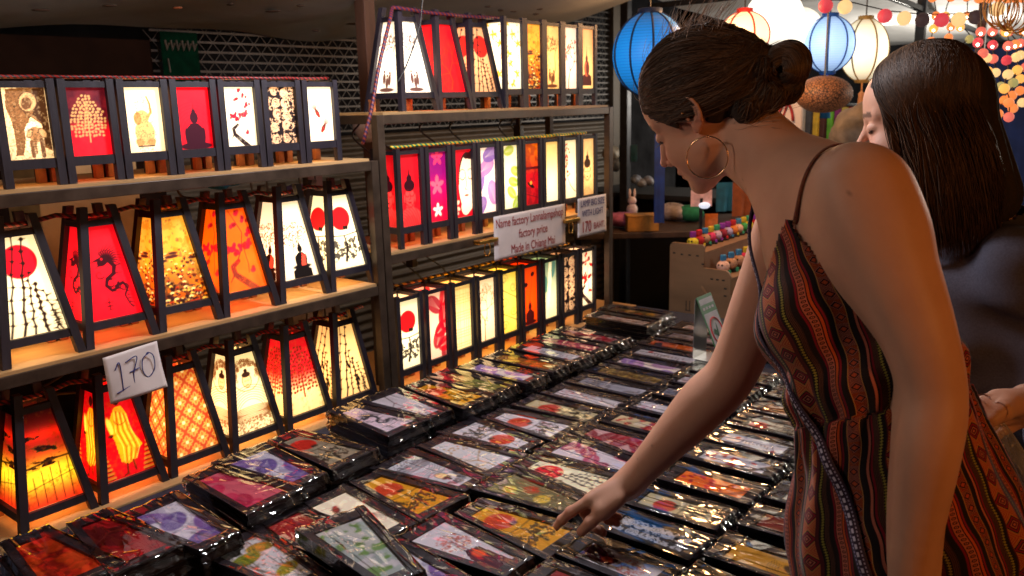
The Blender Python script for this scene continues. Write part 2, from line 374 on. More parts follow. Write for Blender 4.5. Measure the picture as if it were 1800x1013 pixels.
def p_whitesun(v): p_redsun(v, (214, 206, 214), (214, 66, 38), (66, 58, 50), .64)
def p_sunset(v):
    v.grad((255, 60, 40), (50, 10, 16), .0, 1.); v.mixa(np.exp(-((v.Y-.3)/.16)**2)*.95, (255, 226, 60)); v.mixa(np.exp(-((v.Y-.74)/.06)**2)*.8, (255, 50, 20))
    n = fnoise(v.X*.35+v.Y*.2, v.Y, 15, 4); v.mixa((n > .5)*np.exp(-((v.Y-.56)/.1)**2), (46, 60, 20)); v.mixa((n > .56)*(v.Y > .4)*(v.Y < .84), (40, 10, 10))
    for k in range(8): v.line([(-.34+.09*k, .02), (-.34+.09*k, .26+.03*k)], .009, K)
    v.line([(-.3, .18), (.0, .24), (.34, .3)], .007, K); v.line([(-.4, .4), (.1, .46), (.4, .46)], .02, (60, 40, 10)); v.tex(30, .4, (120, 60, 0), 12, .6)
def p_monk(v):
    v.fill((228, 20, 34)); v.tex(50, .35, (150, 0, 20), 5, .5); y0 = (244, 168, 30); y1 = (255, 214, 90); d = (120, 34, 10)
    for sg in (-1, 1):
        for k in range(11): v.line([(sg*.5, .03+.05*k), (sg*(.17+.012*k), .03+.05*k)], .030, (215, 130, 50)); v.line([(sg*.5, .012+.05*k), (sg*(.17+.012*k), .012+.05*k)], .010, (50, 16, 10))
    v.poly([(-.045, .79), (.035, .80), (.085, .68), (.09, .52), (.15, .40), (.20, .30), (.13, .27), (.10, .17), (.0, .13), (-.07, .18), (-.085, .30), (-.10, .44), (-.14, .52), (-.12, .66)], y0)
    v.ell(-.01, .87, .042, .060, (70, 18, 16)); v.ell(-.125, .60, .028, .10, y1, .15); v.ell(-.13, .49, .03, .018, K)
    for k in range(7): v.line([(-.05+.02*k, .76-.012*k), (-.07+.028*k, .52), (-.02+.030*k, .34-.008*k), (-.03+.022*k, .17)], .008, d if k % 2 else y1)
    v.arc(-.0, .66, .07, .07, 3.3, 5.6, .007, d); v.line([(-.01, .14), (-.02, .03)], .022, d); v.line([(.06, .16), (.075, .05)], .022, d); v.line([(-.02, .03), (-.06, .02)], .016, d); v.tex(24, .25, (200, 90, 10), 9, .58)
def p_lattice(v):
    v.fill((214, 92, 50)); c = (255, 204, 110)
    s = .2
    for i in range(-4, 8):
        for j in range(-4, 8):
            x = (i+j)*s*.5*1.0; y = (i-j)*s*.5*1.2+.5
            if abs(x) > .5 or y < -.1 or y > 1.1: continue
            for k in range(4): a = k*1.5708+.785*0; v.ell(x+.04*math.cos(a), y+.045*math.sin(a), .036, .024, c, a); v.ell(x+.04*math.cos(a), y+.045*math.sin(a), .026, .014, (235, 130, 60), a)
            v.disc(x, y, .02, (255, 240, 180))
            for k in range(4): a = k*1.5708+.785; v.ell(x+.05*math.cos(a), y+.05*math.sin(a), .02, .012, (255, 186, 90), a)
    v.tex(20, .25, (150, 50, 60), 3)
def p_lineb(v, bg=(255, 238, 190), c=(150, 92, 40)):
    v.fill(bg); rg = np.random.default_rng(3)
    v.disc(0, .7, .19, bg); v.ell(0, .7, .19, .19, c, ring=.004)
    for k in range(90):
        a = rg.random()*3.6-.2; r = .13+.09*rg.random(); v.ell(r*math.cos(a), .7+r*math.sin(a), .014, .014, c, ring=.0035)
    v.ell(0, .64, .065, .085, (255, 220, 160)); v.ell(0, .64, .065, .085, c, ring=.004); v.ell(0, .72, .062, .035, (70, 40, 26)); v.disc(0, .77, .025, (60, 30, 20))
    v.line([(-.03, .64), (-.01, .64)], .007, c); v.line([(.03, .64), (.01, .64)], .007, c); v.line([(-.02, .59), (.02, .59)], .007, c)
    for k in range(7): v.arc(0, .2, .2+.03*k, .2+.03*k, .5, 2.6, .005, c)
    for k in range(5): v.ell(0, .26-.02*k, .26, .05, c, ring=.004)
    n = fnoise(v.X, v.Y, 50, 7); v.mixa((n > .52)*(v.Y < .17)*.7, c)
def p_linebw(v): p_lineb(v, (206, 204, 214), (84, 74, 84))
def p_flor(v, bg=(255, 248, 226), c=(236, 190, 40), seed=1):
    v.fill(bg); rg = np.random.default_rng(seed)
    for y in np.arange(.08, 1, .15):
        x = rg.uniform(-.15, .15)
        for k in range(5): a = k*1.257+rg.random(); v.ell(x+.035*math.cos(a), y+.035*math.sin(a), .034, .014, c, a)
    for k in range(14): v.disc(rg.uniform(-.2, .2), rg.random(), .012, (230, 140, 60))
def p_redtree(v, bg=(240, 10, 34)):
    v.fill(bg); v.tex(7, .3, (255, 70, 40), 3); t = []; d_branch(v, 0, .04, 1.57, .24, .02, (255, 60, 20), np.random.default_rng(3), 4, t)
def p_dancer(v, bg=(255, 214, 140), c=(120, 66, 36)):
    v.fill(bg); rg = np.random.default_rng(2)
    for k in range(70):
        a = rg.random()*6.3; r = rg.random()**.5*.2; v.ell(-.02+r*math.cos(a), .72+r*.6*math.sin(a), .018, .009, c, rg.random()*3, al=.8)
    v.line([(.12, .66), (.08, .5), (.1, .3), (.02, .16)], .012, c)
    for x, y in ((-.06, .16), (.05, .14), (.0, .1)): v.ell(x, y+.04, .03, .08, c); v.disc(x, y+.14, .02, c)
    v.ell(0, .04, .15, .03, c); v.tex(40, .3, c, 5, .64)
def p_dancerw(v): p_dancer(v, (255, 250, 240), (110, 76, 66))
def p_blossom(v, bg=(255, 234, 220), c=(90, 40, 40), fl=(220, 50, 50), seed=5, a=1.4, dots=.014):
    v.fill(bg); t = []; rg = np.random.default_rng(seed); d_branch(v, -.04, .0, a, .3, .022, c, rg, 5, t, .5)
    for x, y in t: v.disc(x+rg.normal()*.01, y+rg.normal()*.01, dots, fl)
def p_treeb(v): p_blossom(v, (255, 232, 196), (176, 116, 70), (196, 130, 76), 12, 1.57, .010)
def p_goldtree(v): p_blossom(v, (214, 210, 214), (176, 130, 60), (178, 128, 50), 14, 1.57, .014)
def p_stupa(v, bg=(255, 196, 140)):
    v.grad((255, 226, 160), bg, 0, .5); v.poly([(-.15, .05), (.15, .05), (.14, .2), (.08, .24), (-.08, .24), (-.14, .2)], (90, 40, 36)); v.ell(0, .34, .08, .14, (210, 110, 80)); v.ell(.03, .34, .05, .12, (110, 50, 46)); v.ell(0, .5, .035, .06, (90, 44, 40)); v.line([(0, .5), (0, .72)], .03, (90, 44, 40), w1=.003)
def p_budface(v, bg=(206, 8, 32), c=(52, 4, 22), skin=(255, 70, 70), ln=(96, 2, 22)):
    v.fill(bg); v.tex(8, .25, (255, 60, 70), 6); v.ell(0, .06, .24, .20, skin); v.poly([(-.2, 0), (.0, .22), (.2, 0)], ln, .25); v.ell(0, .28, .075, .14, skin)
    v.ell(0, .41, .092, .150, skin); v.ell(0, .41, .092, .150, ln, ring=.004); v.ell(0, .565, .102, .085, c); v.disc(0, .665, .05, c); v.line([(0, .66), (0, .80)], .045, c, w1=.004)
    for sg in (-1, 1): v.arc(sg*.042, .44, .030, .030, 3.5, 5.9, .010, c); v.arc(sg*.042, .475, .036, .036, .5, 2.6, .008, ln); v.ell(sg*.100, .39, .018, .075, skin); v.ell(sg*.100, .39, .018, .075, ln, ring=.003)
    v.line([(.004, .46), (.016, .38), (-.010, .372)], .008, ln); v.ell(0, .328, .030, .011, ln)
    for k in range(8): v.arc(-.2, .0, .10+.04*k, .10+.04*k, .0, 1.3, .005, ln)
def p_budcream(v): p_budface(v, (255, 224, 160), (70, 44, 26), (255, 214, 150), (130, 80, 44))
def p_frang(v):
    v.grad((240, 16, 60), (150, 16, 130), .1, .7); v.tex(9, .4, (190, 10, 90), 3)
    for x, y, s, c in ((.0, .52, .14, (255, 100, 130)), (.0, .16, .1, (255, 224, 220)), (.02, .92, .12, (250, 70, 120))):
        for k in range(5): a = 1.57+k*1.257; v.ell(x+.55*s*math.cos(a), y+.55*s*math.sin(a), .5*s, .26*s, c, a)
        v.disc(x, y, .012, (235, 30, 70))
def p_halfface(v):
    v.fill((236, 16, 46)); s = (255, 234, 210); c = (110, 46, 40)
    v.ell(.10, .50, .19, .44, s); v.poly([(.0, .90), (.25, .99), (.25, .84), (.06, .86)], (60, 20, 16)); v.ell(.05, .14, .1, .12, s)
    for k in range(22): a = 1.35+k*.085; v.disc(.10+.19*math.cos(a), .50+.44*math.sin(a), .017, (66, 22, 18))
    v.arc(-.005, .645, .06, .06, .7, 2.5, .009, c); v.arc(-.005, .60, .050, .050, 3.5, 5.9, .013, c); v.arc(.17, .645, .06, .06, .7, 2.5, .009, c); v.arc(.17, .60, .05, .05, 3.5, 5.9, .013, c)
    v.line([(.055, .66), (.085, .47), (.045, .41), (.09, .40)], .010, c); v.ell(.075, .315, .045, .016, (205, 90, 84)); v.line([(.03, .315), (.12, .315)], .006, c)
    v.ell(-.13, .22, .045, .03, (255, 214, 190), .6); v.ell(-.12, .13, .045, .028, (255, 214, 190), -.4); v.ell(-.15, .06, .04, .03, (255, 200, 180), .2)
def p_petals(v, bg=(255, 240, 232), c=(225, 60, 90), c2=(190, 20, 60), seed=1, n=9, s=.17):
    v.fill(bg); rg = np.random.default_rng(seed)
    for k in range(n):
        x = rg.uniform(-.22, .22); y = (k+.5)/n; a = rg.random()*3.1; v.ell(x, y, s, s*.6, c if k % 2 else c2, a, al=.92)
        for q in range(5): b = a+(q-2)*.2; v.line([(x-s*.7*math.cos(a), y-s*.7*math.sin(a)), (x+s*.7*math.cos(b), y+s*.7*math.sin(b))], .004, bg, al=.4)
def p_petred(v): p_petals(v, (255, 214, 190), (236, 30, 50), (190, 16, 50), 4, 8, .19)
def p_petlil(v): p_petals(v, (255, 236, 226), (198, 140, 200), (150, 110, 190), 3, 5, .2)
def p_petgrn(v): p_petals(v, (255, 250, 214), (186, 200, 70), (170, 196, 60), 9, 6, .13)
def p_petpink(v): p_petals(v, (222, 206, 216), (186, 60, 104), (170, 40, 90), 12, 7, .16)
def p_petdark(v): p_petals(v, (206, 160, 160), (170, 26, 44), (140, 16, 40), 15, 9, .17)
def p_purple(v): p_petals(v, (206, 200, 218), (96, 70, 150), (120, 80, 160), 5, 4, .2); v.tex(12, .4, (80, 60, 130), 4, .5)
def p_boat(v):
    v.grad((190, 20, 34), (255, 130, 20), .5, .95); v.mixa((np.abs(v.Y-.6) < .02)*1., (90, 20, 20)); v.tex(12, .5, (120, 10, 30), 4, .5); v.ell(0, .32, .1, .03, K, -.5); v.disc(.0, .36, .03, (240, 150, 60)); v.line([(-.2, .2), (.2, .1)], .01, (90, 10, 20))
def p_plain(v): v.grad((255, 250, 224), (255, 222, 150), .1, .9); v.tex(8, .2, (255, 214, 140), 3)
def p_sprig(v): v.fill((255, 242, 208)); v.line([(.16, .1), (.02, .22), (-.08, .4), (-.1, .7), (-.06, .95)], .014, (120, 40, 40), w1=.005); rg = np.random.default_rng(3); [v.disc(-.08+rg.normal()*.04, rg.uniform(.25, .95), .018, (210, 40, 50)) for k in range(26)]
def p_grid(v):
    v.grad((255, 246, 190), (255, 224, 150), 0, 1); f = lambda t: np.abs((t/.045) % 1-.5) > .43
    v.mixa((f(v.X) | f(v.Y))*.7, (206, 150, 90))
def p_swirl(v):
    v.fill((255, 224, 90)); c = (120, 92, 20)
    for x, y, s in ((-.1, .9, 1), (.12, .74, -1), (-.1, .5, 1), (.12, .34, -1), (-.1, .12, 1)): v.arc(x, y, .09, .02, 0, s*8, .012, c, 18)
    v.line([(-.3, .8), (.3, .5)], .014, c); v.line([(-.3, .4), (.3, .12)], .014, c); v.tex(6, .3, (255, 250, 190), 3)
def p_budor(v): v.fill((250, 92, 16)); d_buddha(v, 0, .02, .5, (80, 20, 20)); v.ell(.08, .86, .05, .04, (70, 20, 20), .4); v.ell(-.1, .7, .05, .04, (70, 20, 20)); v.line([(.08, .86), (.0, .45)], .005, (150, 40, 10))
def p_teal(v): v.grad((255, 246, 206), (150, 180, 160), .2, .95); v.ell(-.12, .62, .07, .16, (80, 150, 150), .2); v.ell(.1, .85, .06, .16, (90, 150, 150), -.2); v.poly([(-.02, .98), (.06, .98), (.05, .6), (-.06, .0), (-.12, .0)], (255, 246, 220)); v.tex(9, .3, (190, 190, 110), 3)
def p_plumred(v): p_plum(v, (255, 240, 214), (230, 20, 30), (70, 30, 30), 9)
def p_plumcold(v): p_plum(v, (212, 206, 218), (196, 30, 44), (46, 36, 40), 7)
def p_lotus(v): v.fill((204, 200, 208)); [v.line([(x, 0), (x+.05, y)], .008, (70, 60, 30)) for x, y in ((-.1, .7), (.05, .5), (.1, .85))]; v.ell(-.06, .72, .14, .08, (150, 140, 20), .4); v.ell(.1, .3, .17, .1, (110, 120, 20), .2); v.ell(-.12, .2, .14, .09, (140, 120, 20), -.3); v.tex(26, .6, (70, 60, 10), 5, .6)
def p_green(v): v.fill((150, 160, 160)); v.tex(6, .9, (90, 130, 40), 4, .5); v.tex(7, .7, (200, 190, 200), 14, .55)
def p_olive(v): v.grad((130, 120, 80), (90, 80, 56), 0, 1); v.disc(.03, .62, .09, (220, 180, 60)); v.disc(-.07, .4, .09, (190, 60, 30)); v.disc(.05, .2, .08, (210, 180, 60)); v.tex(26, .5, (110, 110, 70), 4, .5)
def p_monktree(v):
    v.fill((214, 206, 216)); rg = np.random.default_rng(5)
    for k in range(120): a = rg.random()*6.3; r = rg.random()**.5*.17; v.disc(r*math.cos(a), .34+r*math.sin(a), .009, (190, 80, 60))
    v.line([(0, .3), (.0, .55)], .012, (60, 30, 40)); v.poly([(-.1, .58), (.04, .52), (.12, .66), (.14, .8), (.24, .98), (-.1, 1.0)], (80, 10, 40)); v.ell(.0, .66, .06, .07, (214, 80, 40))
def p_darkmonk(v): v.fill((110, 30, 26)); v.arc(.0, .3, .2, .2, 0, 3.1, .012, (60, 10, 10)); v.ell(.05, .3, .12, .06, (80, 16, 16)); v.tex(9, .4, (150, 40, 30), 4)
def p_redfig(v): v.fill((150, 14, 22)); v.tex(7, .9, (70, 4, 10), 3, .52); v.ell(0, .5, .1, .16, (90, 8, 14)); v.arc(0, .5, .14, .2, 0, 5, .012, (60, 4, 8))
def p_orfig(v): v.fill((196, 30, 16)); v.tex(9, .8, (110, 14, 8), 6, .5); v.arc(0, .4, .06, .2, 0, 9, .01, (90, 10, 8)); v.tex(5, .5, (230, 80, 20), 16, .5)
def p_magenta(v): p_petals(v, (206, 90, 110), (170, 20, 66), (196, 30, 80), 25, 7, .15)
def p_brown(v): v.grad((120, 90, 50), (84, 54, 30), 0, 1); v.tex(30, .8, (170, 140, 70), 5, .52)
def p_olrose(v): v.grad((110, 110, 50), (170, 30, 40), .55, .8); v.tex(14, .5, (150, 150, 80), 5, .52)
def p_gold(v): v.grad((200, 120, 30), (160, 84, 30), 0, 1); v.disc(.0, .3, .1, (230, 110, 40)); v.tex(12, .5, (120, 60, 20), 5, .55)
def p_orange(v): v.fill((206, 96, 34)); v.mixa((fnoise(v.X, v.Y, 6, 5) > .55)*(v.Y > .5)*1., (40, 26, 22))
def p_leafor(v): v.fill((206, 140, 30)); v.ell(.0, .25, .13, .06, (70, 44, 20), .9); [v.arc(0, .3, .1+.03*k, .1+.03*k, 1, 3.4, .005, (80, 50, 20)) for k in range(5)]
def p_whplum(v): p_blossom(v, (210, 200, 208), (90, 60, 60), (190, 60, 70), 7, 1.3, .012)
def p_writing(v):
    v.fill((212, 206, 216)); rg = np.random.default_rng(6)
    for k in range(9): v.line([(-.02+rg.normal()*.02, .2+.06*k), (.03+rg.normal()*.02, .22+.06*k)], .012, (110, 70, 70))
    v.ell(.1, .8, .05, .04, (190, 60, 60)); v.ell(-.1, .15, .05, .04, (190, 80, 90))
def p_filigree(v): p_arab(v, (24, 24, 30), (196, 196, 206))
def p_misty(v): v.grad((190, 184, 196), (130, 130, 150), 0, 1); v.tex(9, .6, (100, 90, 90), 5, .5)
def p_pinkline(v): p_blossom(v, (214, 204, 214), (190, 120, 130), (200, 120, 130), 21, 1.6, .008)
def p_creamplum(v): p_plum(v, (214, 190, 150), (190, 50, 40), (90, 40, 30), 31)

def print_mesh(name, fn, mat, w0, w1, h, nu=40, nv=76):
    """upright paper sheet in local XZ-like coords: x across, y up, trapezoid w0 (bottom) to w1 (top)"""
    u = np.linspace(0, 1, nu); t = np.linspace(0, 1, nv); U, T = np.meshgrid(u, t)
    Wd = w0+(w1-w0)*T; X = (U-.5)*Wd; Y = T*h
    v = Cv(X/h, Y/h, 1.3/nv); fn(v); C = np.clip(v.C, 0, 1)
    me = bpy.data.meshes.new(name)
    V = np.stack([X, np.zeros_like(X), Y], -1).reshape(-1, 3)
    i = np.arange(nv*nu).reshape(nv, nu); F = np.stack([i[:-1, :-1], i[:-1, 1:], i[1:, 1:], i[1:, :-1]], -1).reshape(-1, 4)
    me.vertices.add(len(V)); me.vertices.foreach_set('co', V.ravel())
    me.loops.add(F.size); me.loops.foreach_set('vertex_index', F.ravel())
    me.polygons.add(len(F)); me.polygons.foreach_set('loop_start', np.arange(0, F.size, 4)); me.polygons.foreach_set('loop_total', np.full(len(F), 4))
    a = me.color_attributes.new('ink', 'FLOAT_COLOR', 'POINT')
    a.data.foreach_set('color', np.concatenate([C.reshape(-1, 3), np.ones((len(V), 1))], 1).ravel())
    me.materials.append(mat); me.update(); me.validate(); return me
def paper(name, lit, strength=1.):
    g = G(name); a = g.n('ShaderNodeAttribute', attribute_name='ink').outputs['Color']
    n = g.noise(g.mapping(g.coord(), (1, 1, 1)), 120., 4., .7)
    c = g.mix(g.math('MULTIPLY', n, .16), a, (.4, .25, .2), 'MULTIPLY')
    if not lit: c = g.mix(1., c, (1.40, 1.38, 1.34), 'MULTIPLY')
    g.set(col=c, rough=.55, spec=.3)
    if lit:  # the bulb stands low inside the lamp: paper near it glows brighter
        cn = g.coord('Object'); sx = g.n('ShaderNodeSeparateXYZ'); g.put(sx.inputs[0], cn)
        dz = g.math('SUBTRACT', sx.outputs[2], .085); r2 = g.math('ADD', g.math('MULTIPLY', dz, dz), g.math('MULTIPLY', sx.outputs[0], sx.outputs[0]))
        s = g.math('DIVIDE', .0042*strength, g.math('ADD', r2, .0042))
        cg = g.n('ShaderNodeGamma'); g.put(cg.inputs[0], c); cg.inputs[1].default_value = 1.25
        wc = g.mix(1., cg.outputs[0], (1., .86, .64), 'MULTIPLY')
        bw = g.n('ShaderNodeRGBToBW'); g.put(bw.inputs[0], a); lm = g.math('MULTIPLY_ADD', g.math('POWER', bw.outputs[0], 2.), .60, 1.30)
        g.set(emit=wc, es=g.math('MULTIPLY', lm, g.math('ADD', g.math('MULTIPLY', s, 1.30), .32*strength)), col=(.25, .2, .16)); g.m.cycles.emission_sampling = 'NONE'
    return g.m
M['lit'] = paper('lit_paper', True, 1.); M['dry'] = paper('printed_paper', False)
# ------------------------------------------------------------------ ground, stall table, racks
DEV = os.environ.get('DEV', '')
b = MB(); b.add([(-60, -40, 0), (60, -40, 0), (60, 80, 0), (-60, 80, 0)], [(0, 1, 2, 3)])
tag(b.build('ground', M['asphalt']), kind='structure')
TZ = .73
tb = empty('display_table', (-.95, 1.2, 0), 'long low table under a dark navy cloth carrying the wrapped lamp kits', 'table')
def rel(mb, o):  # mesh in world numbers, parented to an empty at o.location
    off = np.array(o.location); mb.v = [q-off for q in mb.v]; return mb
b = MB(); b.box((-1.70, -.3, TZ-.03), (-.22, 2.92, TZ-.002)); rel(b, tb).build('table_top', M['table'], tb, bevel=.004)
b = MB(); b.box((-2.12, -.3, TZ-.03), (-1.702, 2.92, TZ)); rel(b, tb).build('plywood_board', M['ply'], tb, bevel=.002)
# cloth hanging at the far end and the aisle side, with folds
def cloth_strip(P, z0, z1, amp=.02, n=90, m=8, fr=40):
    P = np.array(P, float); t = np.linspace(0, 1, n); a = P[0]+(P[1]-P[0])*t[:, None]; d = P[1]-P[0]; ln = np.linalg.norm(d); nn = np.array([d[1], -d[0]])/ln
    mb = MB(); v = []
    for j in range(m+1):
        s = j/m; w = amp*s*(np.sin(t*ln*fr)+.5*np.sin(t*ln*fr*2.3+1))
        q = a+nn*w[:, None]; v += [(x, y, z1+(z0-z1)*s) for x, y in q]
    return mb.add(v, [(j*n+i, j*n+i+1, (j+1)*n+i+1, (j+1)*n+i) for j in range(m) for i in range(n-1)])
b = cloth_strip([(-1.70, 2.925), (-.215, 2.925)], .05, TZ-.004); b2 = cloth_strip([(-.215, 2.92), (-.215, -.3)], .05, TZ-.004); b.add(np.concatenate(b2.v), b2.f)
rel(b, tb).build('cloth_skirt', M['table'], tb, True)
for x, y in ((-2.08, -.25), (-.27, -.25), (-2.08, 2.87), (-.27, 2.87)):
    b = MB(); b.box((x-.02, y-.02, 0), (x+.02, y+.02, TZ-.031)); rel(b, tb).build('leg', M['steel'], tb)

def rack(name, label, y0, y1, levels, top, posts_from, depth=.30, xf=-1.712):
    r = empty(name, (xf-depth/2, (y0+y1)/2, TZ), label, 'shelf rack')
    for x in (xf-.0125, xf-depth+.0125):
        for y in posts_from:
            b = MB(); b.box((x-.0125, y-.0125, TZ+.001), (x+.0125, y+.0125, top)); rel(b, r).build('post', M['steel'], r, bevel=.0015)
    for z, brd in levels:
        ya, yb = posts_from[0]+.013, posts_from[-1]-.013
        b = MB(); b.box((xf-.024, ya, z-.028), (xf-.001, yb, z-.003)); b.box((xf-depth+.001, ya, z-.028), (xf-depth+.024, yb, z-.003))
        for y in (ya, yb-.024): b.box((xf-depth+.0245, y, z-.027), (xf-.0245, y+.024, z-.004))
        rel(b, r).build('shelf_rail', M['steel'], r, bevel=.0015)
        if brd:
            b = MB(); b.box((xf-depth+.004, ya+.002, z-.0028), (xf-.006, yb-.002, z+.004)); rel(b, r).build('shelf_board', M['ply'], r)
    return r
rack('lamp_rack', 'near steel shelf rack on the left carrying tapered and box lamps', -.35, 1.56, [(1.066, True), (1.408, True)], 1.405, (-.35, 1.553))
rack('lamp_rack', 'far steel shelf rack on the right, hung with two printed signs', 1.565, 2.75, [(1.143, True), (1.527, True)], 1.524, (1.582, 2.742))

# ------------------------------------------------------------------ lit lamps
def slant_post(a, b, w):
    mb = MB(); h = w/2
    return mb.hexa([(a[0]-h, a[1]-h, a[2]), (a[0]+h, a[1]-h, a[2]), (a[0]+h, a[1]+h, a[2]), (a[0]-h, a[1]+h, a[2]),
                    (b[0]-h, b[1]-h, b[2]), (b[0]+h, b[1]-h, b[2]), (b[0]+h, b[1]+h, b[2]), (b[0]-h, b[1]+h, b[2])])
SPEC = {}
def spec(kind, hb, ht, H, pw, z0, z1, rb, rt):
    """half widths at bottom and top (to the post axis), total height, post width, paper z0..z1, rail heights"""
    s = dict(hb=hb, ht=ht, H=H, pw=pw, z0=z0, z1=z1); s['posts'] = []
    for sx, sy in ((1, -1), (1, 1), (-1, 1), (-1, -1)):
        s['posts'].append(slant_post((sx*hb, sy*hb, 0), (sx*ht, sy*ht, H), pw).mesh('post', M['frame']))
    at = lambda z: hb+(ht-hb)*z/H
    q = pw*.36; s['rails'] = []
    for za, zb in ((z0-rb, z0), (z1, z1+rt)):
        mb = MB()
        for k in range(4):
            c, sn = [(1, 0), (0, 1), (-1, 0), (0, -1)][k]
            V = []
            for z in (za, zb):
                o = at(z); i0 = o-q; o2 = o+q; l = o-pw/2+.0005
                for r_, t_ in ((o2, -l), (o2, l), (i0, l), (i0, -l)): V.append((c*r_-sn*t_, sn*r_+c*t_, z))
            mb.hexa(V)
        s['rails'].append(mb.mesh('rail', M['frame']))
    s['feet'] = [MB().box((-hb+pw*.5+.0008, sy*(hb-.004)-.008, .0005), (-hb+pw*.5+.014, sy*(hb-.004)+.008, z0-rb-.001)).mesh('foot', M['foot']) for sy in (-1, 1)]  # blocks added inside the back legs, coloured as if lit by the bulb
    s['wb'] = 2*at(z0)-pw+.003; s['wt'] = 2*at(z1)-pw+.003; s['off'] = at(z0)-.003; s['tilt'] = math.atan2(at(z0)-at(z1), z1-z0)
    s['ph'] = math.hypot(z1-z0, at(z0)-at(z1)); SPEC[kind] = s; return s
spec('tapered', .072, .030, .288, .0165, .052, .247, .016, .013)
spec('box_big', .0465, .0465, .282, .0145, .060, .265, .018, .010)
spec('box_small', .0490, .0480, .203, .0150, .052, .186, .018, .012)
PM = {}
def lit_mesh(fn, kind):
    if (fn, kind) not in PM:
        s = SPEC[kind]; PM[fn, kind] = print_mesh('paper_panel', fn, M['lit'], s['wb'], s['wt'], s['ph'], 60, 116)
    return PM[fn, kind]
def lit_lamp(kind, x, y, z, fn, label, group, rz=0., e=.30, side=None):
    s = SPEC[kind]; name = 'tapered_lamp' if kind == 'tapered' else 'box_lamp'
    o = empty(name, (x, y, z), label, 'lamp', group, rz)
    for i, p in enumerate(s['posts']): link('post', p, o)
    for m_ in s['rails']: link('rail', m_, o)
    for m_ in s['feet']: link('foot', m_, o)
    me = lit_mesh(fn, kind)
    for k in range(4):
        p = link('paper_panel', me if k in (0, 3) or side is None else me, o)
        a = [math.pi/2, math.pi, -math.pi/2, 0][k]; c, sn = [(1, 0), (0, 1), (-1, 0), (0, -1)][k]
        p.location = (c*s['off'], sn*s['off'], s['z0']+.0005); p.rotation_euler = (-s['tilt'], 0, a)
    lamp('bulb_light', 'POINT', (0, 0, .10), e, (1., .56, .20), .02, parent=o)
    return o
XL = -1.735
gA1 = 'small square box lamps on the top shelf of the near rack'
A1 = [(p_elephants, 'small box lamp showing a sepia mother elephant with her calf'), (p_bodhi, 'small box lamp with a golden heart-leaved tree on dark maroon and red'),
      (p_sitele, 'small box lamp with a sitting elephant raising its trunk on cream paper'), (p_budred, 'small box lamp with a dark seated figure on bright red paper, on the near rack'),
      (p_plum, 'small box lamp with a black trunk and red plum blossom on white paper'), (p_arab, 'small box lamp covered with a carved scroll pattern in black and cream'), (p_fish, 'small box lamp with two brush-painted goldfish on cream paper')]
for i, (fn, lb) in enumerate(A1): lit_lamp('box_small', XL-.052, .703+i*.1165, 1.4125, fn, lb, gA1, e=.16)
gA2 = 'tapered lamps on the middle shelf of the near rack'
A2 = [(p_bamboo, 'tapered lamp with bamboo stems before a red sun on cream paper'), (p_dragon, 'tapered lamp with a black dragon brushed on bright red paper'), (p_crowd, 'tapered lamp with a golden crowd under parasols'),
      (p_plumorange, 'tapered lamp with pink plum blossom on orange paper'), (p_budtree, 'tapered lamp with a small seated figure under a tree on white paper'), (p_redsun, 'tapered lamp with a large red sun over black branches on white paper')]
for i, (fn, lb) in enumerate(A2): lit_lamp('tapered', XL-.078, .672+i*.1605, 1.0705, fn, lb, gA2)
gA3 = 'tapered lamps on the board under the near rack'
A3 = [(p_sunset, 'tapered lamp with a fiery red and yellow sunset over fishing poles'), (p_monk, 'tapered lamp with a figure in a golden robe walking on red paper'), (p_lattice, 'tapered lamp with an orange diamond lattice of flowers'),
      (p_lineb, 'tapered lamp with a fine line drawing of a haloed figure on yellow paper'), (p_bodhired, 'tapered lamp with a leafy tree fading from red to pale yellow'), (p_bamboobirds, 'tapered lamp with birds perched on black bamboo')]
for i, (fn, lb) in enumerate(A3): lit_lamp('tapered', XL-.075, .655+i*.1610, TZ+.0005-.016, fn, lb, gA3)
gB1 = 'lamps on the top shelf of the far rack'
for i, (fn, y, lb) in enumerate([(p_dancerw, 1.765, 'tapered lamp with a leafy tree on white paper at the top shelf corner'), (p_redtree, 1.915, 'tapered lamp in plain bright red with a faint tree'), (p_bamboored2, 2.062, 'tapered lamp with dark bamboo and a red sun on tan paper')]):
    lit_lamp('tapered', XL-.078, y, 1.5315, fn, lb, gB1)
for i, (fn, lb) in enumerate([(p_flor, 'box lamp on the top shelf with scattered yellow leaves on white'), (p_crowd, 'box lamp on the top shelf with a golden crowd scene'), (p_dancer, 'box lamp on the top shelf with a tree and dancers on tan paper'),
                              (p_blossom, 'box lamp on the top shelf with a red-tipped branching tree'), (p_stupa, 'box lamp at the far end of the top shelf with a robed seated figure')]):
    lit_lamp('box_big', XL-.0475, 2.192+i*.1065, 1.5315, fn, lb, gB1, e=.22)
gB2 = 'tall box lamps on the middle shelf of the far rack'
B2 = [(p_budface, 'tall box lamp with a serene topknotted face in deep red'), (p_frang, 'tall box lamp with pink five-petal flowers on magenta'), (p_halfface, 'tall box lamp with half of a white face against red'),
      (p_petlil, 'tall box lamp with lilac and white petals'), (p_petgrn, 'tall box lamp with round lime green leaves'), (p_boat, 'tall box lamp with a boat on red water at dusk'), (p_plain, 'tall box lamp in plain cream paper'),
      (p_sprig, 'tall box lamp with a thin red blossom sprig on cream paper'), (p_budcream, 'tall box lamp with a topknotted face on cream paper, behind the price sign')]
for i, (fn, lb) in enumerate(B2): lit_lamp('box_big', XL-.0475, 1.703+i*.1145, 1.1475, fn, lb, gB2, e=.22)
gB3 = 'tall box lamps on the board under the far rack'
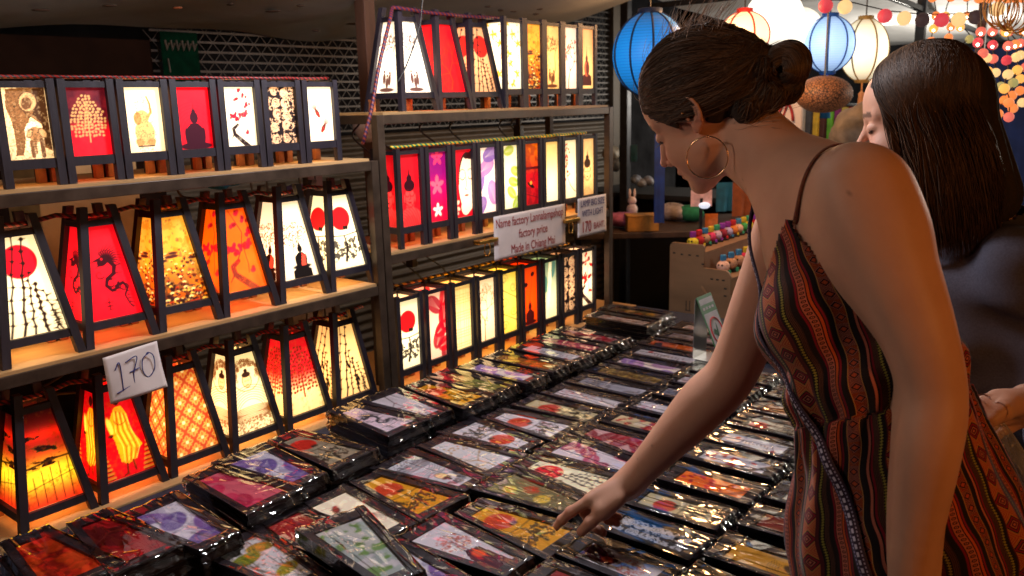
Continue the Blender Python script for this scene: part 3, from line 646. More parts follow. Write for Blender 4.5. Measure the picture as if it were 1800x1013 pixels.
B3 = [(p_redsun, 'tall box lamp with a red sun over a black branch'), (p_petred, 'tall box lamp with big overlapping red petals'), (p_grid, 'tall box lamp with a fine square grid on pale yellow'), (p_treeb, 'tall box lamp with a curly brown tree on cream'),
      (p_swirl, 'tall box lamp with dark swirls on yellow'), (p_budor, 'tall box lamp with a seated silhouette on orange'), (p_teal, 'tall box lamp with teal and cream leaf shapes'), (p_arab, 'tall box lamp with a black lace pattern over gold'), (p_plumred, 'tall box lamp with a splash of red blossom at the lower board far end')]
for i, (fn, lb) in enumerate(B3): lit_lamp('box_big', XL-.0475, 1.672+i*.1170, TZ+.0005, fn, lb, gB3, e=.22)

# ------------------------------------------------------------------ cords lying along the lamp tops
def rope(name, c0, c1, pitch=.012, em=0.):
    g = G(name); cn = g.coord('Object'); sx = g.n('ShaderNodeSeparateXYZ'); g.put(sx.inputs[0], cn)
    w = g.math('FRACT', g.math('ADD', g.math('MULTIPLY', sx.outputs[1], 1/pitch), g.math('MULTIPLY', sx.outputs[2], 1/pitch)))
    c = g.mix(g.math('GREATER_THAN', w, .5), c0, c1); g.set(col=c, rough=.5); g.bump(g.math('PINGPONG', w, .5), .5, .002)
    return g.m
R_red = rope('red_braid', L(150, 20, 12), L(40, 6, 10)); R_pur = rope('purple_orange_braid', L(44, 18, 66), L(120, 40, 22), .016); R_grn = rope('green_yellow_braid', L(20, 130, 90), L(220, 180, 40), .018); R_dark = rope('dark_red_braid', L(120, 24, 20), L(30, 10, 16), .014); R_yel = rope('yellow_black_braid', L(200, 150, 20), L(40, 26, 10), .03)
def sag(y0, y1, z, step, x, amp=.004, seed=0):
    y = np.arange(y0, y1, .02); r = np.random.default_rng(seed); ph = (y-y0)/step
    return np.stack([x+.003*np.sin(y*40+seed), y, z-amp*np.abs(np.sin(ph*math.pi))], 1)
def cordthing(mat, pts, r, lb, grp=None):
    return tag(MB().tube(pts, r, 8).build('braided_cord', mat, None, True), lb, 'cord', grp)
cordthing(R_red, sag(.62, 1.46, 1.6200, .1165, XL-.012, .001, 1), .0035, 'red braided cord lying along the small box lamps on the near rack')
cordthing(R_dark, sag(.60, 1.56, 1.346, .1605, XL-.075, .010, 2), .005, 'dark red braided cord threaded over the tapered lamps of the middle shelf')
cordthing(R_red, sag(.58, 1.56, .992, .1610, XL-.075, .012, 3), .005, 'glowing red braided cord over the lowest tapered lamps')
cordthing(R_grn, sag(1.652, 2.64, 1.4345, .1145, XL-.020, .001, 4), .0042, 'green and yellow braided cord along the middle box lamps of the far rack')
cordthing(R_yel, sag(1.625, 2.64, 1.0180, .1170, XL-.095, .001, 5), .0042, 'yellow and black braided cord behind the lowest box lamps')
pp = np.concatenate([sag(1.70, 2.17, 1.812, .5, XL-.03, .006, 6)[::-1], [(XL-.0, 1.66, 1.78), (XL+.012, 1.60, 1.66), (XL+.02, 1.555, 1.54), (XL+.016, 1.52, 1.45)]])
t = np.linspace(0, 1, len(pp)); tt = np.linspace(0, 1, 90); pp = np.stack([np.interp(tt, t, pp[:, k]) for k in range(3)], 1)
cordthing(R_pur, pp, .0052, 'purple and orange braided cord over the top shelf, hanging down at its near corner')
def catmull(P, n=12):
    P = np.array(P, float); P = np.vstack([2*P[0]-P[1], P, 2*P[-1]-P[-2]]); o = []
    for i in range(1, len(P)-2):
        for t in np.linspace(0, 1, n, endpoint=False):
            o.append(.5*(2*P[i]+(P[i+1]-P[i-1])*t+(2*P[i-1]-5*P[i]+4*P[i+1]-P[i+2])*t*t+(3*P[i]-P[i-1]-3*P[i+1]+P[i+2])*t**3))
    o.append(P[-2]); return np.array(o)
def cable(pts, r, lb, mat=None, grp=None):
    return tag(MB().tube(catmull(pts), r, 6).build('power_cable', mat or M['cable'], None, True), lb, 'cable', grp)
cable([(-1.62, 1.80, 2.02), (-1.70, 1.765, 1.86), (-1.705, 1.74, 1.76), (-1.71, 1.69, 1.66), (-1.72, 1.66, 1.61)], .0022, 'thin black wire curling down over the nearest lamp of the top shelf')
rg = np.random.default_rng(12)
for k, (y, z0, z1) in enumerate([(.95, 1.33, 1.04), (1.10, 1.40, 1.33), (1.31, 1.40, 1.30), (1.36, 1.40, 1.28), (1.47, 1.45, 1.22), (.78, 1.05, .95), (1.33, 1.06, .93), (1.45, 1.06, .88), (1.50, 1.05, .92)]):
    cable([(-1.93, y, z0), (-1.95, y+.02, (z0+z1)/2-.02), (-1.92, y+.05*rg.normal(), z1), (-1.94, y+.1, z1-.04)], .0032, ['first','second','third','fourth','fifth','sixth','seventh','eighth','ninth'][k]+' black lamp lead hanging behind the near rack', grp='black leads behind the near rack')
for k, (y, z0, z1) in enumerate([(1.70, 1.50, 1.42), (1.78, 1.50, 1.43), (1.98, 1.50, 1.44), (2.12, 1.50, 1.43), (2.38, 1.50, 1.42), (2.45, 1.50, 1.43), (1.75, 1.12, 1.02), (1.86, 1.12, 1.03), (1.97, 1.10, 1.04)]):
    cable([(-1.93, y, z0), (-1.94, y-.02, (z0+z1)/2), (-1.92, y+.05, z1-.03), (-1.94, y+.08, z1-.08)], .0030, ['first','second','third','fourth','fifth','sixth','seventh','eighth','ninth'][k]+' black lamp lead hanging behind the far rack', grp='black leads behind the far rack')
for y, z, lb in ((1.84, 1.085, 'black inline plug hanging under the middle shelf of the far rack'), (2.40, 1.455, 'black plug adapter hanging behind the middle box lamps')):
    b = MB(); b.box((-1.90, y-.012, z-.035), (-1.87, y+.012, z+.015)); b.box((-1.894, y-.006, z+.015), (-1.876, y+.006, z+.04)); tag(b.build('plug', M['cable'], bevel=.003), lb, 'plug')

# ------------------------------------------------------------------ signs
def text(s, size, mat, parent, loc, rot, align='CENTER', off=0., sx=1., shear=0., bold=0.):
    c = bpy.data.curves.new('lettering', 'FONT'); c.body = s; c.size = size; c.align_x = align; c.align_y = 'CENTER'; c.extrude = .0002; c.offset = bold; c.shear = shear
    c.materials.append(mat); q_ = link('lettering', c); me = bpy.data.meshes.new_from_object(q_); bpy.data.objects.remove(q_); bpy.data.curves.remove(c); o = link('lettering', me, parent); o.location = loc; o.rotation_euler = rot; o.scale = (sx, 1, 1); return o
def sheet(name, w, h, mat, parent=None, bend=.004, n=14, curl=0.):
    """upright sheet facing +X with a little thickness: local y across, z up"""
    mb = MB(); v = []
    for s in (0, .0012):
        for j in range(n+1):
            for i in range(n+1):
                y = (i/n-.5)*w; z = (j/n-.5)*h; v.append((-s+bend*math.sin(i/n*3.3+j/n*1.7)+curl*(j/n-1)**2*(i/n), y, z))
    f = []; q = (n+1)**2
    for j in range(n):
        for i in range(n):
            a = j*(n+1)+i; f += [(a, a+1, a+n+2, a+n+1), (q+a, q+a+n+1, q+a+n+2, q+a+1)]
    for i in range(n):
        a = i; f.append((a, q+a, q+a+1, a+1)); a = n*(n+1)+i; f.append((a, a+1, q+a+1, q+a)); a = i*(n+1); f.append((a, a+n+1, q+a+n+1, q+a)); a = i*(n+1)+n; f.append((a, q+a, q+a+n+1, a+n+1))
    return mb.add(v, f).build(name, mat, parent, True)
def ink(name, c): return simple(name, c, .6, 40, .15)
I_red = ink('dark_red_ink', L(150, 28, 34)); I_blue = ink('navy_ink', L(36, 40, 110)); I_pen = ink('ballpoint_ink', L(30, 44, 120)); I_green = ink('green_ink', L(14, 90, 44))
RF = (math.pi/2, 0, math.pi/2)
sg = empty('shop_sign', (-1.695, 2.216, 1.128), 'white printed sign naming the factory and Chiang Mai, clipped to the far rack', 'sign')
sheet('sign_board', .392, .142, M['card'], sg, .001)
for k, (s, z) in enumerate((('Name factory Lannalampshop', .045), ('factory price', .0), ('Made in Chiang Mai', -.046))):
    text(s, .0405, I_red, sg, (.0025, -.004+.012*(k > 0), z), RF, sx=.76)
sg = empty('price_sign', (-1.692, 2.580, 1.138), 'white printed sign reading lamp big size with light 170 baht, on the far rack', 'sign')
sheet('sign_board', .190, .140, M['card'], sg, .001)
text('LAMP BIG SIZE', .034, I_blue, sg, (.0025, 0, .048), RF, sx=.72); text('WITH LIGHT', .034, I_blue, sg, (.0025, 0, .012), RF, sx=.72)
text('170', .058, I_red, sg, (.0025, -.042, -.038), RF, sx=.74, bold=.0003); text('BAHT.', .034, I_red, sg, (.0025, .043, -.040), RF, sx=.8)
for y, z, lb in ((1.985, 1.128, 'brass spring clip at the left edge of the factory sign'), (2.445, 1.137, 'brass spring clip between the two printed signs')):
    c = empty('sign_clip', (-1.700, y, z), lb, 'clip', 'brass clips on the far rack')
    b = MB(); b.box((-.012, -.045, -.006), (.016, .045, .006)); b.build('clip_jaw', M['brass'], c, bevel=.002)
    a = np.linspace(.3, 5.9, 16); MB().tube([(.006, .014*math.sin(q), -.026-.018*math.cos(q)*1.2) for q in a], .0018, 6).build('clip_ring', M['brass'], c, True)
pn = empty('price_note', (-1.700, .829, 1.010), 'handwritten white paper note reading 170 taped under the middle shelf', 'note')
pn.rotation_euler = (math.radians(3), 0, 0)
o = sheet('note_paper', .122, .102, M['card'], pn, .003, curl=.012)
def pen(pts, lb='pen_stroke', r=.0011): return MB().tube(catmull([(.0045, y, z) for y, z in pts], 8), r, 6).build(lb, I_pen, pn, True)
pen([(-.042, .018), (-.030, .030), (-.032, -.030)]); pen([(-.046, -.032), (-.016, -.024)]); pen([(-.018, .028), (.008, .034), (-.004, .0), (-.006, -.026)]); pen([(-.012, .004), (.010, .008)])
pen([(.036, .034), (.020, .024), (.016, -.002), (.026, -.018), (.042, -.004), (.044, .024), (.034, .035), (.028, .030)])
# ------------------------------------------------------------------ wrapped flat lamp kits on the table
g = G('cellophane'); cn = g.coord('Object')
oi = g.n('ShaderNodeObjectInfo'); cm = g.n('ShaderNodeVectorMath', operation='ADD'); g.put(cm.inputs[0], cn); g.put(cm.inputs[1], oi.outputs['Location'])
def crease(sc_, ns_, wd, dist): n = g.noise(g.mapping(cm.outputs[0], sc_), ns_, 1., .4, dist); return g.math('MAXIMUM', g.math('SUBTRACT', 1., g.math('MULTIPLY', g.math('ABSOLUTE', g.math('SUBTRACT', n, .5)), wd)), 0.)
hgt = g.math('ADD', g.math('ADD', g.math('MULTIPLY', crease((3, 16, 8), 1.0, 24., .7), .6), g.math('MULTIPLY', crease((13, 8, 8), .8, 26., .9), .35)), g.math('MULTIPLY', g.noise(g.mapping(cm.outputs[0], (6, 16, 14)), 1.1, 1., .4, .5), 3.4))
bmp = g.n('ShaderNodeBump'); bmp.inputs['Strength'].default_value = .65; bmp.inputs['Distance'].default_value = .0030; g.put(bmp.inputs['Height'], hgt)
lw = g.n('ShaderNodeFresnel'); lw.inputs[0].default_value = 1.5; g.put(lw.inputs['Normal'], bmp.outputs[0])
tr = g.n('ShaderNodeBsdfTransparent'); tr.inputs[0].default_value = (.97, .965, .97, 1)
gl = g.n('ShaderNodeBsdfGlossy'); gl.inputs['Roughness'].default_value = .05; g.put(gl.inputs['Normal'], bmp.outputs[0])
mx = g.n('ShaderNodeMixShader'); g.put(mx.inputs[0], g.math('MULTIPLY_ADD', lw.outputs[0], 1.55, .008, clamp=True)); g.t.links.new(tr.outputs[0], mx.inputs[1]); g.t.links.new(gl.outputs[0], mx.inputs[2])
g.t.links.new(mx.outputs[0], g.out.inputs[0]); M['film'] = g.m
PT = .0275  # thickness of one kit
def kit_outline(kind):
    # local x along the length (top of the picture at -x), y across
    if kind == 'T': return dict(l=.238, a=.078, b=.132)
    if kind == 'R': return dict(l=.246, a=.092, b=.092)
    return dict(l=.196, a=.094, b=.094)  # 'S' smaller kit of the outer columns
def kit_frame(kind):
    o = kit_outline(kind); l, a, b_ = o['l'], o['a'], o['b']; mb = MB()
    hw = lambda x: (a+(b_-a)*(x/l+.5))/2
    bw, be = .0155, .024; z0, z1 = .0, PT-.003
    def quad(x0, x1, f0, f1, za, zb):  # f: functions giving y range
        V = [(x0, f0(x0), za), (x1, f0(x1), za), (x1, f1(x1), za), (x0, f1(x0), za)]
        mb.hexa(V+[(x, y, zb) for x, y, _ in V])
    quad(-l/2, l/2, lambda x: -hw(x), lambda x: hw(x), z0, z1*.42)
    quad(-l/2, l/2, lambda x: -hw(x)+.002, lambda x: hw(x)-.002, z1*.47, z1*.72)
    quad(-l/2-.004, l/2+.004, lambda x: -hw(x), lambda x: -hw(x)+bw, z1*.76, z1); quad(-l/2-.004, l/2+.004, lambda x: hw(x)-bw, lambda x: hw(x), z1*.76, z1)
    quad(-l/2, -l/2+be, lambda x: -hw(x)+bw+.0005, lambda x: hw(x)-bw-.0005, z1*.76, z1-.001); quad(l/2-be, l/2, lambda x: -hw(x)+bw+.0005, lambda x: hw(x)-bw-.0005, z1*.76, z1-.001)
    return mb.mesh('frame', M['frame_pack']), (l-2*be, 2*(hw(-l/2+be)-bw), 2*(hw(l/2-be)-bw), z1*.78)
def kit_film(kind, seed):
    o = kit_outline(kind); l, a, b_ = o['l'], o['a'], o['b']; rg = np.random.default_rng(seed); mb = MB()
    hw = lambda x: (a+(b_-a)*(np.clip(x/l, -.5, .5)+.5))/2
    nx, per = 44, 56; xs = np.concatenate([[-l/2-.020, -l/2-.013, -l/2-.007], np.linspace(-l/2-.003, l/2+.003, nx), [l/2+.007, l/2+.014, l/2+.022]])
    P4 = rg.random(4)*6.28; V = []
    for i, x in enumerate(xs):
        out = max(0, abs(x)-l/2-.003)/.019; H = (PT-.0012)*(1-out)**1.3+.0022; Wd = hw(x)+.0022-out*.006; zc = (PT-.0012)/2*(1-.35*out)
        for k in range(per):
            t = k/per; c = math.cos(2*math.pi*t); s = math.sin(2*math.pi*t); e = .16
            y = Wd*math.copysign(abs(c)**e, c) if abs(c) > 1e-9 else 0; z = zc+H/2*math.copysign(abs(s)**e, s) if abs(s) > 1e-9 else zc
            y = Wd*np.clip(c*1.55, -1, 1); z = zc+H/2*np.clip(s*1.55, -1, 1)
            yn = y/Wd; e_ = math.exp(-max(0, l/2-abs(x))/.022)
            w = .0005*(math.sin(x*46+P4[0]+2.2*yn)+.7*math.sin(x*83+P4[1]-3.1*yn)*(.5+.5*yn)+.5*math.sin(yn*5+P4[2]+x*20))+(.0002+.0011*e_+.0028*out)*math.sin(yn*11+P4[3]+x*30)
            yy = y/Wd; top = 1 if s > 0 else 0
            V.append((x+.3*w, y+(w if abs(yy) > .95 else 0)*.7, max(z+(w*.9 if top else 0), .0006) if top else max(z, .0006)))
    m = len(xs); F = [(i*per+k, i*per+(k+1) % per, (i+1)*per+(k+1) % per, (i+1)*per+k) for i in range(m-1) for k in range(per)]
    return mb.add(V, F).mesh('cellophane_wrap', M['film'], True)
KF = {k: kit_frame(k) for k in 'TRS'}; KW = {k: [kit_film(k, s) for s in range(4)] for k in 'TRS'}
KP = {}
def kit(kind, x, y, z, rz, fn, label, group, n):
    o = empty('wrapped_lamp_kit', (x, y, z), label, 'lamp kit', group, rz)
    link('frame', KF[kind][0], o)
    h, wa, wb, zz = KF[kind][1]
    if fn is not None:
        if (fn, kind) not in KP: KP[fn, kind] = print_mesh('print', fn, M['dry'], wb, wa, h, 34, 66)
        p = link('print', KP[fn, kind], o); p.location = (h/2, 0, zz); p.rotation_euler = (math.pi/2, 0, 0)
        p.matrix_basis = Matrix(((0, 0, -1, h/2), (1, 0, 0, 0), (0, -1, 0, zz), (0, 0, 0, 1)))  # picture x -> y, picture up -> -x, face up
    link('cellophane_wrap', KW[kind][n % 4], o)
    return o
# column (nearest the lamps first), kind T = narrow end towards the lamps, F = narrow end away, R/S = straight; y position at table level
PK = [
 (1, 'T', -1.49, .54, p_orfig, 'with an orange-red swirling figure, lowest left corner of the table'), (1, 'T', -1.465, .645, p_redfig, 'with a dark red print of a shadowy figure'),
 (1, 'F', -1.42, .745, p_purple, 'with a violet and pink petal print'), (1, 'T', -1.47, .90, p_magenta, 'with a plain crimson petal print in a tall pile'), (1, 'F', -1.49, 1.005, p_purple, 'with lilac flowers reflecting yellow lamp light'),
 (1, 'T', -1.495, 1.13, p_greysun, 'with a red sun over a grey landscape'), (1, 'T', -1.53, 1.335, p_dragonw, 'with a black dragon on white'), (1, 'F', -1.53, 1.45, p_whplum, 'with plum branches, beside the dragon kit'),
 (1, 'T', -1.505, 1.575, p_goldsun, 'with an orange sun, at the foot of the rack corner post'), (1, 'R', -1.515, 1.685, p_olrose, 'with a green and rose abstract'), (1, 'R', -1.50, 1.80, p_petlil, 'with pale lavender petals by the lit lamps'),
 (1, 'R', -1.50, 1.92, p_gold, 'with a golden brown sunset'), (1, 'R', -1.495, 2.04, p_writing, 'with red writing on white by the lit lamps'), (1, 'R', -1.50, 2.15, p_magenta, 'with a deep red petal print by the lit lamps'), (1, 'R', -1.50, 2.265, p_petdark, 'with a bright magenta flower print'),
 (1, 'R', -1.52, 2.51, p_whplum, 'with a white and red print on the far pile'), (1, 'R', -1.54, 2.63, p_olive, 'with a yellowish print on the farthest pile'),
 (2, 'F', -1.17, .76, p_lotus, 'with olive lotus leaves on white'), (2, 'F', -1.18, .865, p_redfig, 'with a red print half covered by the green one'),
 (2, 'F', -1.175, .97, p_fish, 'with two dark goldfish on white'), (2, 'T', -1.17, 1.083, p_goldsun, 'with an orange sun on mustard yellow, beside the goldfish kit'), (2, 'F', -1.19, 1.19, p_linebw, 'with a fine line drawing in black on white'),
 (2, 'T', -1.19, 1.305, p_goldtree, 'with a golden tree on white'), (2, 'F', -1.21, 1.415, p_whitesun, 'with a red sun and black branches on white'), (2, 'T', -1.19, 1.53, p_whitesun, 'with a red sun partly hidden by glare on white'),
 (2, 'R', -1.18, 1.65, p_creamsun, 'with a red sun over beige hills'), (2, 'R', -1.17, 1.76, p_whplum, 'with a long plum branch on white'), (2, 'R', -1.17, 1.875, p_misty, 'with a lavender and brown misty print'),
 (2, 'R', -1.18, 1.985, p_brown, 'with a brown and gold speckled print'), (2, 'R', -1.18, 2.095, p_petlil, 'with pale blue and white petals'), (2, 'R', -1.185, 2.205, p_writing, 'with red marks on pinkish white in the second column'),
 (2, 'R', -1.20, 2.315, p_orange, 'with a bright orange print and black edge'), (2, 'R', -1.19, 2.43, p_misty, 'with a whitish print near the far end'), (2, 'R', -1.20, 2.55, p_pinkline, 'with a pinkish line print at the far end of the second column'),
 (3, 'F', -.93, .885, p_purple, 'with lilac and white petals at the bottom edge of the picture'), (3, 'F', -.925, 1.0, p_monktree, 'with a crimson robed figure by a tree on white'), (3, 'T', -.90, 1.113, p_goldsun, 'with a red sun on mustard yellow, touched by the pointing finger'),
 (3, 'F', -.95, 1.235, p_olive, 'with yellow and red blurs on olive'), (3, 'T', -.945, 1.345, p_bamboo, 'with a red sun and black bamboo on white'), (3, 'F', -.95, 1.455, p_petpink, 'with big pink petals on white'),
 (3, 'T', -.95, 1.565, p_petdark, 'with dark pink petals'), (3, 'R', -.94, 1.68, p_creamplum, 'with red plum on cream'), (3, 'R', -.95, 1.80, p_pinkline, 'with thin pink branches on white, half behind the arm'), (3, 'R', -.94, 1.925, p_misty, 'with a grey print in the gap above the elbow'),
 (3, 'R', -.95, 2.04, p_whplum, 'with a white print beyond the arm'), (3, 'R', -.95, 2.16, p_brown, 'with a brown print in front of the card stand'), (3, 'R', -.94, 2.50, p_gold, 'with a gold print behind the card stand'),
 (4, 'S', -.68, 1.005, p_redfig, 'with a dark red print at the bottom edge of the picture'), (4, 'S', -.68, 1.115, p_monktree, 'with a robed figure and red tree, in front of the hand'), (4, 'S', -.685, 1.235, p_filigree, 'with white filigree on black'),
 (4, 'S', -.695, 1.350, p_creamsun, 'with a red sun and black bamboo on cream'), (4, 'S', -.685, 1.480, p_plumorange, 'with blossoms on orange yellow'), (4, 'S', -.695, 1.610, p_plumcold, 'with red blossom and black trunk on white, under the arm'),
 (4, 'S', -.70, 1.725, p_writing, 'with small writing on pinkish white under the arm'), (4, 'S', -.70, 1.845, p_greysun, 'with a greenish grey print under the arm'), (4, 'S', -.70, 1.96, p_gold, 'with a golden print close to the dress'), (4, 'S', -.70, 2.08, p_misty, 'with a pale print between arm and dress'),
 (5, 'S', -.475, 1.135, p_redfig, 'with a dark print at the bottom beside the dress'), (5, 'S', -.475, 1.262, p_leafor, 'with a dark leaf on orange'), (5, 'S', -.475, 1.40, p_darkmonk, 'with a dark maroon print beside the dress'),
 (5, 'S', -.475, 1.525, p_fish, 'with a white and blue print beside the dress'), (5, 'S', -.475, 1.65, p_creamplum, 'with a cream print close to the dress'),
]
rg = np.random.default_rng(21)
NL = {1: 3, 2: 2, 3: 2, 4: 2, 5: 2}
for i, (col, kd, x, y, fn, lb) in enumerate(PK):
    nl = NL[col]; zt = TZ+nl*PT; s = (1.55-zt)/(1.55-.79); X, Y = x*s, y*s
    if col == 1: X = min(X, -1.37)
    k = 'T' if kd in 'TF' else kd
    for lv in range(nl):
        topk = lv == nl-1; j = 0 if topk else 1
        kk = k
        rz = (math.pi if kd == 'F' else 0)+rg.normal()*math.radians(1.6 if topk else 1.2)
        full = f'wrapped {"tapered" if k == "T" else "straight"} kit {lb}' if topk else f'{"middle" if lv else "bottom"} kit under one {lb}'
        full = ' '.join(full.split()[:16])
        kit(kk, X+(0 if topk else rg.normal()*.003), Y+(0 if topk else rg.normal()*.002), TZ+lv*PT+.0002, rz, fn if topk else None, full, f'wrapped lamp kits in column {["", "one next to the lit lamps", "two", "three", "four", "five beside the dress"][col]}', i+lv*3)
# one kit lies across the others, tilted, near the camera
o = kit('T', -1.02, .85, TZ+2*PT+.012, math.radians(168), p_green, 'wrapped tapered kit with a green and grey print lying tilted on top of others', 'loose wrapped lamp kits', 2); o.rotation_euler[1] = math.radians(-3)
# ------------------------------------------------------------------ smooth bodies: signed distances turned into one surface
def at(px, py, t): return CAM+((px-900)/1482.9*_ri-(py-506.5)/1482.9*_up+_f)*t
def smin(a, b, k): h = np.clip(.5+.5*(b-a)/k, 0, 1); return b+(a-b)*h-k*h*(1-h)
def cap(P, a, b, ra, rb=None):
    rb = ra if rb is None else rb; a = np.asarray(a, float); b = np.asarray(b, float); ba = b-a
    h = np.clip(((P-a)@ba)/(ba@ba), 0, 1); return np.linalg.norm(P-a-h[..., None]*ba, axis=-1)-(ra+(rb-ra)*h)
def ell(P, c, r, B=None):
    q = P-np.asarray(c, float)
    if B is not None: q = q@np.asarray(B).T
    r = np.asarray(r, float); k0 = np.linalg.norm(q/r, axis=-1); k1 = np.linalg.norm(q/(r*r), axis=-1)+1e-9
    return k0*(k0-1)/k1
def nrm(v): v = np.asarray(v, float); return v/np.linalg.norm(v)
def relax(V, Q, n):
    E = np.concatenate([Q[:, [i, (i+1) % 4]] for i in range(4)]); E = np.concatenate([E, E[:, ::-1]]); dg = np.bincount(E[:, 0], minlength=len(V)); bd = dg < 8
    for _ in range(n):
        A = np.stack([np.bincount(E[:, 0], V[E[:, 1], k], minlength=len(V)) for k in range(3)], 1)/dg[:, None]; A[bd] = V[bd]; V = V+(A-V)*(.55 if _ % 2 == 0 else -.57)
    return V, Q
def surf(f, lo, hi, h, keep=None):
    """surface nets on a grid of spacing h, evaluated only near the surface"""
    B = 8; lo = np.asarray(lo, float); nb = np.ceil((np.asarray(hi)-lo)/(h*B)).astype(int); N = nb*B
    c = [lo[k]+(np.arange(nb[k])+.5)*B*h for k in range(3)]; Cg = np.stack(np.meshgrid(*c, indexing='ij'), -1)
    dc = f(Cg.reshape(-1, 3)).reshape(nb); act = np.abs(dc) < B*h*1.5
    F = np.repeat(np.repeat(np.repeat(np.where(dc < 0, -1., 1.), B, 0), B, 1), B, 2).astype(np.float32)
    I = np.argwhere(act); o = np.stack(np.meshgrid(*[np.arange(B)]*3, indexing='ij'), -1).reshape(-1, 3)
    for s in range(0, len(I), 400):
        q = (I[s:s+400, None, :]*B+o[None]).reshape(-1, 3); F[q[:, 0], q[:, 1], q[:, 2]] = f(lo+q*h)
    s = F < 0; cnt = sum(s[i:N[0]-1+i, j:N[1]-1+j, k:N[2]-1+k].astype(np.int8) for i in (0, 1) for j in (0, 1) for k in (0, 1))
    cells = np.argwhere((cnt > 0) & (cnt < 8)); idx = -np.ones(N, int); idx[tuple(cells.T)] = np.arange(len(cells))
    acc = np.zeros((len(cells), 3)); n = np.zeros(len(cells)); cr = [(i, j, k) for i in (0, 1) for j in (0, 1) for k in (0, 1)]
    for a in range(8):
        for b_ in range(a+1, 8):
            A, Bc = np.array(cr[a]), np.array(cr[b_])
            if np.abs(A-Bc).sum() != 1: continue
            fa = F[tuple((cells+A).T)]; fb = F[tuple((cells+Bc).T)]; m = (fa < 0) != (fb < 0); t = fa/(fa-fb+1e-20)
            acc[m] += (A+(Bc-A)*t[:, None])[m]; n[m] += 1
    V = lo+(cells+acc/n[:, None])*h; Q = []
    for ax in range(3):
        u, w = [(1, 2), (2, 0), (0, 1)][ax]; d = np.eye(3, dtype=int)
        a0 = s[:-1] if ax == 0 else s[:, :-1] if ax == 1 else s[:, :, :-1]; a1 = s[1:] if ax == 0 else s[:, 1:] if ax == 1 else s[:, :, 1:]
        E = np.argwhere(a0 != a1); E = E[(E[:, u] > 0) & (E[:, w] > 0)]
        q = np.stack([idx[tuple((E+o_).T)] for o_ in (0*d[0], -d[u], -d[u]-d[w], -d[w])], 1); fl = s[tuple(E.T)]; q[~fl] = q[~fl][:, ::-1]
        Q.append(q[(q >= 0).all(1)])
    Q = np.concatenate(Q)
    if keep is not None: Q = Q[keep(V[Q].mean(1))]; us = np.unique(Q); mp = -np.ones(len(V), int); mp[us] = np.arange(len(us)); V = V[us]; Q = mp[Q]
    return V, Q
def npmesh(name, parts, mat, parent=None, col=None, uv=None, off=None):
    V = []; Fq = []; n = 0
    for v, q in parts: V.append(v); Fq.append(q+n); n += len(v)
    V = np.concatenate(V); F = np.concatenate(Fq)
    if off is not None: V0 = V; V = V-np.asarray(off)
    me = bpy.data.meshes.new(name); me.vertices.add(len(V)); me.vertices.foreach_set('co', V.ravel())
    me.loops.add(F.size); me.loops.foreach_set('vertex_index', F.ravel().astype(np.int32)); k = F.shape[1]
    me.polygons.add(len(F)); me.polygons.foreach_set('loop_start', np.arange(0, F.size, k)); me.polygons.foreach_set('loop_total', np.full(len(F), k))
    me.polygons.foreach_set('use_smooth', np.ones(len(F), bool))
    if col is not None:
        a = me.color_attributes.new('tone', 'FLOAT_COLOR', 'POINT'); a.data.foreach_set('color', np.concatenate([col, np.ones((len(V), 1))], 1).ravel())
    if uv is not None:
        l = me.uv_layers.new(name='cloth'); l.data.foreach_set('uv', uv[F.ravel()].ravel())
    me.materials.append(mat); me.update(); me.validate(); return link(name, me, parent)
def slerp_path(c, R, d0, d1, n, rf):
    d0 = nrm(d0); d1 = nrm(d1); w = math.acos(np.clip(d0@d1, -1, 1)); t = np.linspace(0, 1, n)[:, None]
    return c+R*((np.sin((1-t)*w)*d0+np.sin(t*w)*d1)/math.sin(w))*np.reshape(rf, (-1, 1))
def strands(name, guides, mat, parent, off, r=.0006, seg=3):
    """guides: (n, m, 3) hair paths -> thin tapered tubes in one mesh"""
    Gd = np.asarray(guides); n, m, _ = Gd.shape; T = np.gradient(Gd, axis=1); T /= np.linalg.norm(T, axis=2, keepdims=True)+1e-9
    up = np.array([.3, .2, 1.]); x = np.cross(T, up); x /= np.linalg.norm(x, axis=2, keepdims=True)+1e-9; y = np.cross(T, x)
    rr = r*np.clip(np.minimum(1., (1.02-np.linspace(0, 1, m))*5), .1, 1)[None, :, None]
    V = np.stack([Gd+(x*math.cos(a)+y*math.sin(a))*rr for a in np.arange(seg)*2*math.pi/seg], 2).reshape(-1, 3)
    b0 = (np.arange(n)[:, None, None]*m+np.arange(m-1)[None, :, None])*seg; k = np.arange(seg)[None, None, :]; k2 = (k+1) % seg
    F = np.stack([b0+k, b0+k2, b0+seg+k2, b0+seg+k], -1).reshape(-1, 4)
    q = np.random.default_rng(n).random(n); col = np.repeat(np.stack([q, q, q], 1), m*seg, 0)
    return npmesh(name, [(V, F)], mat, parent, off=off, col=col)

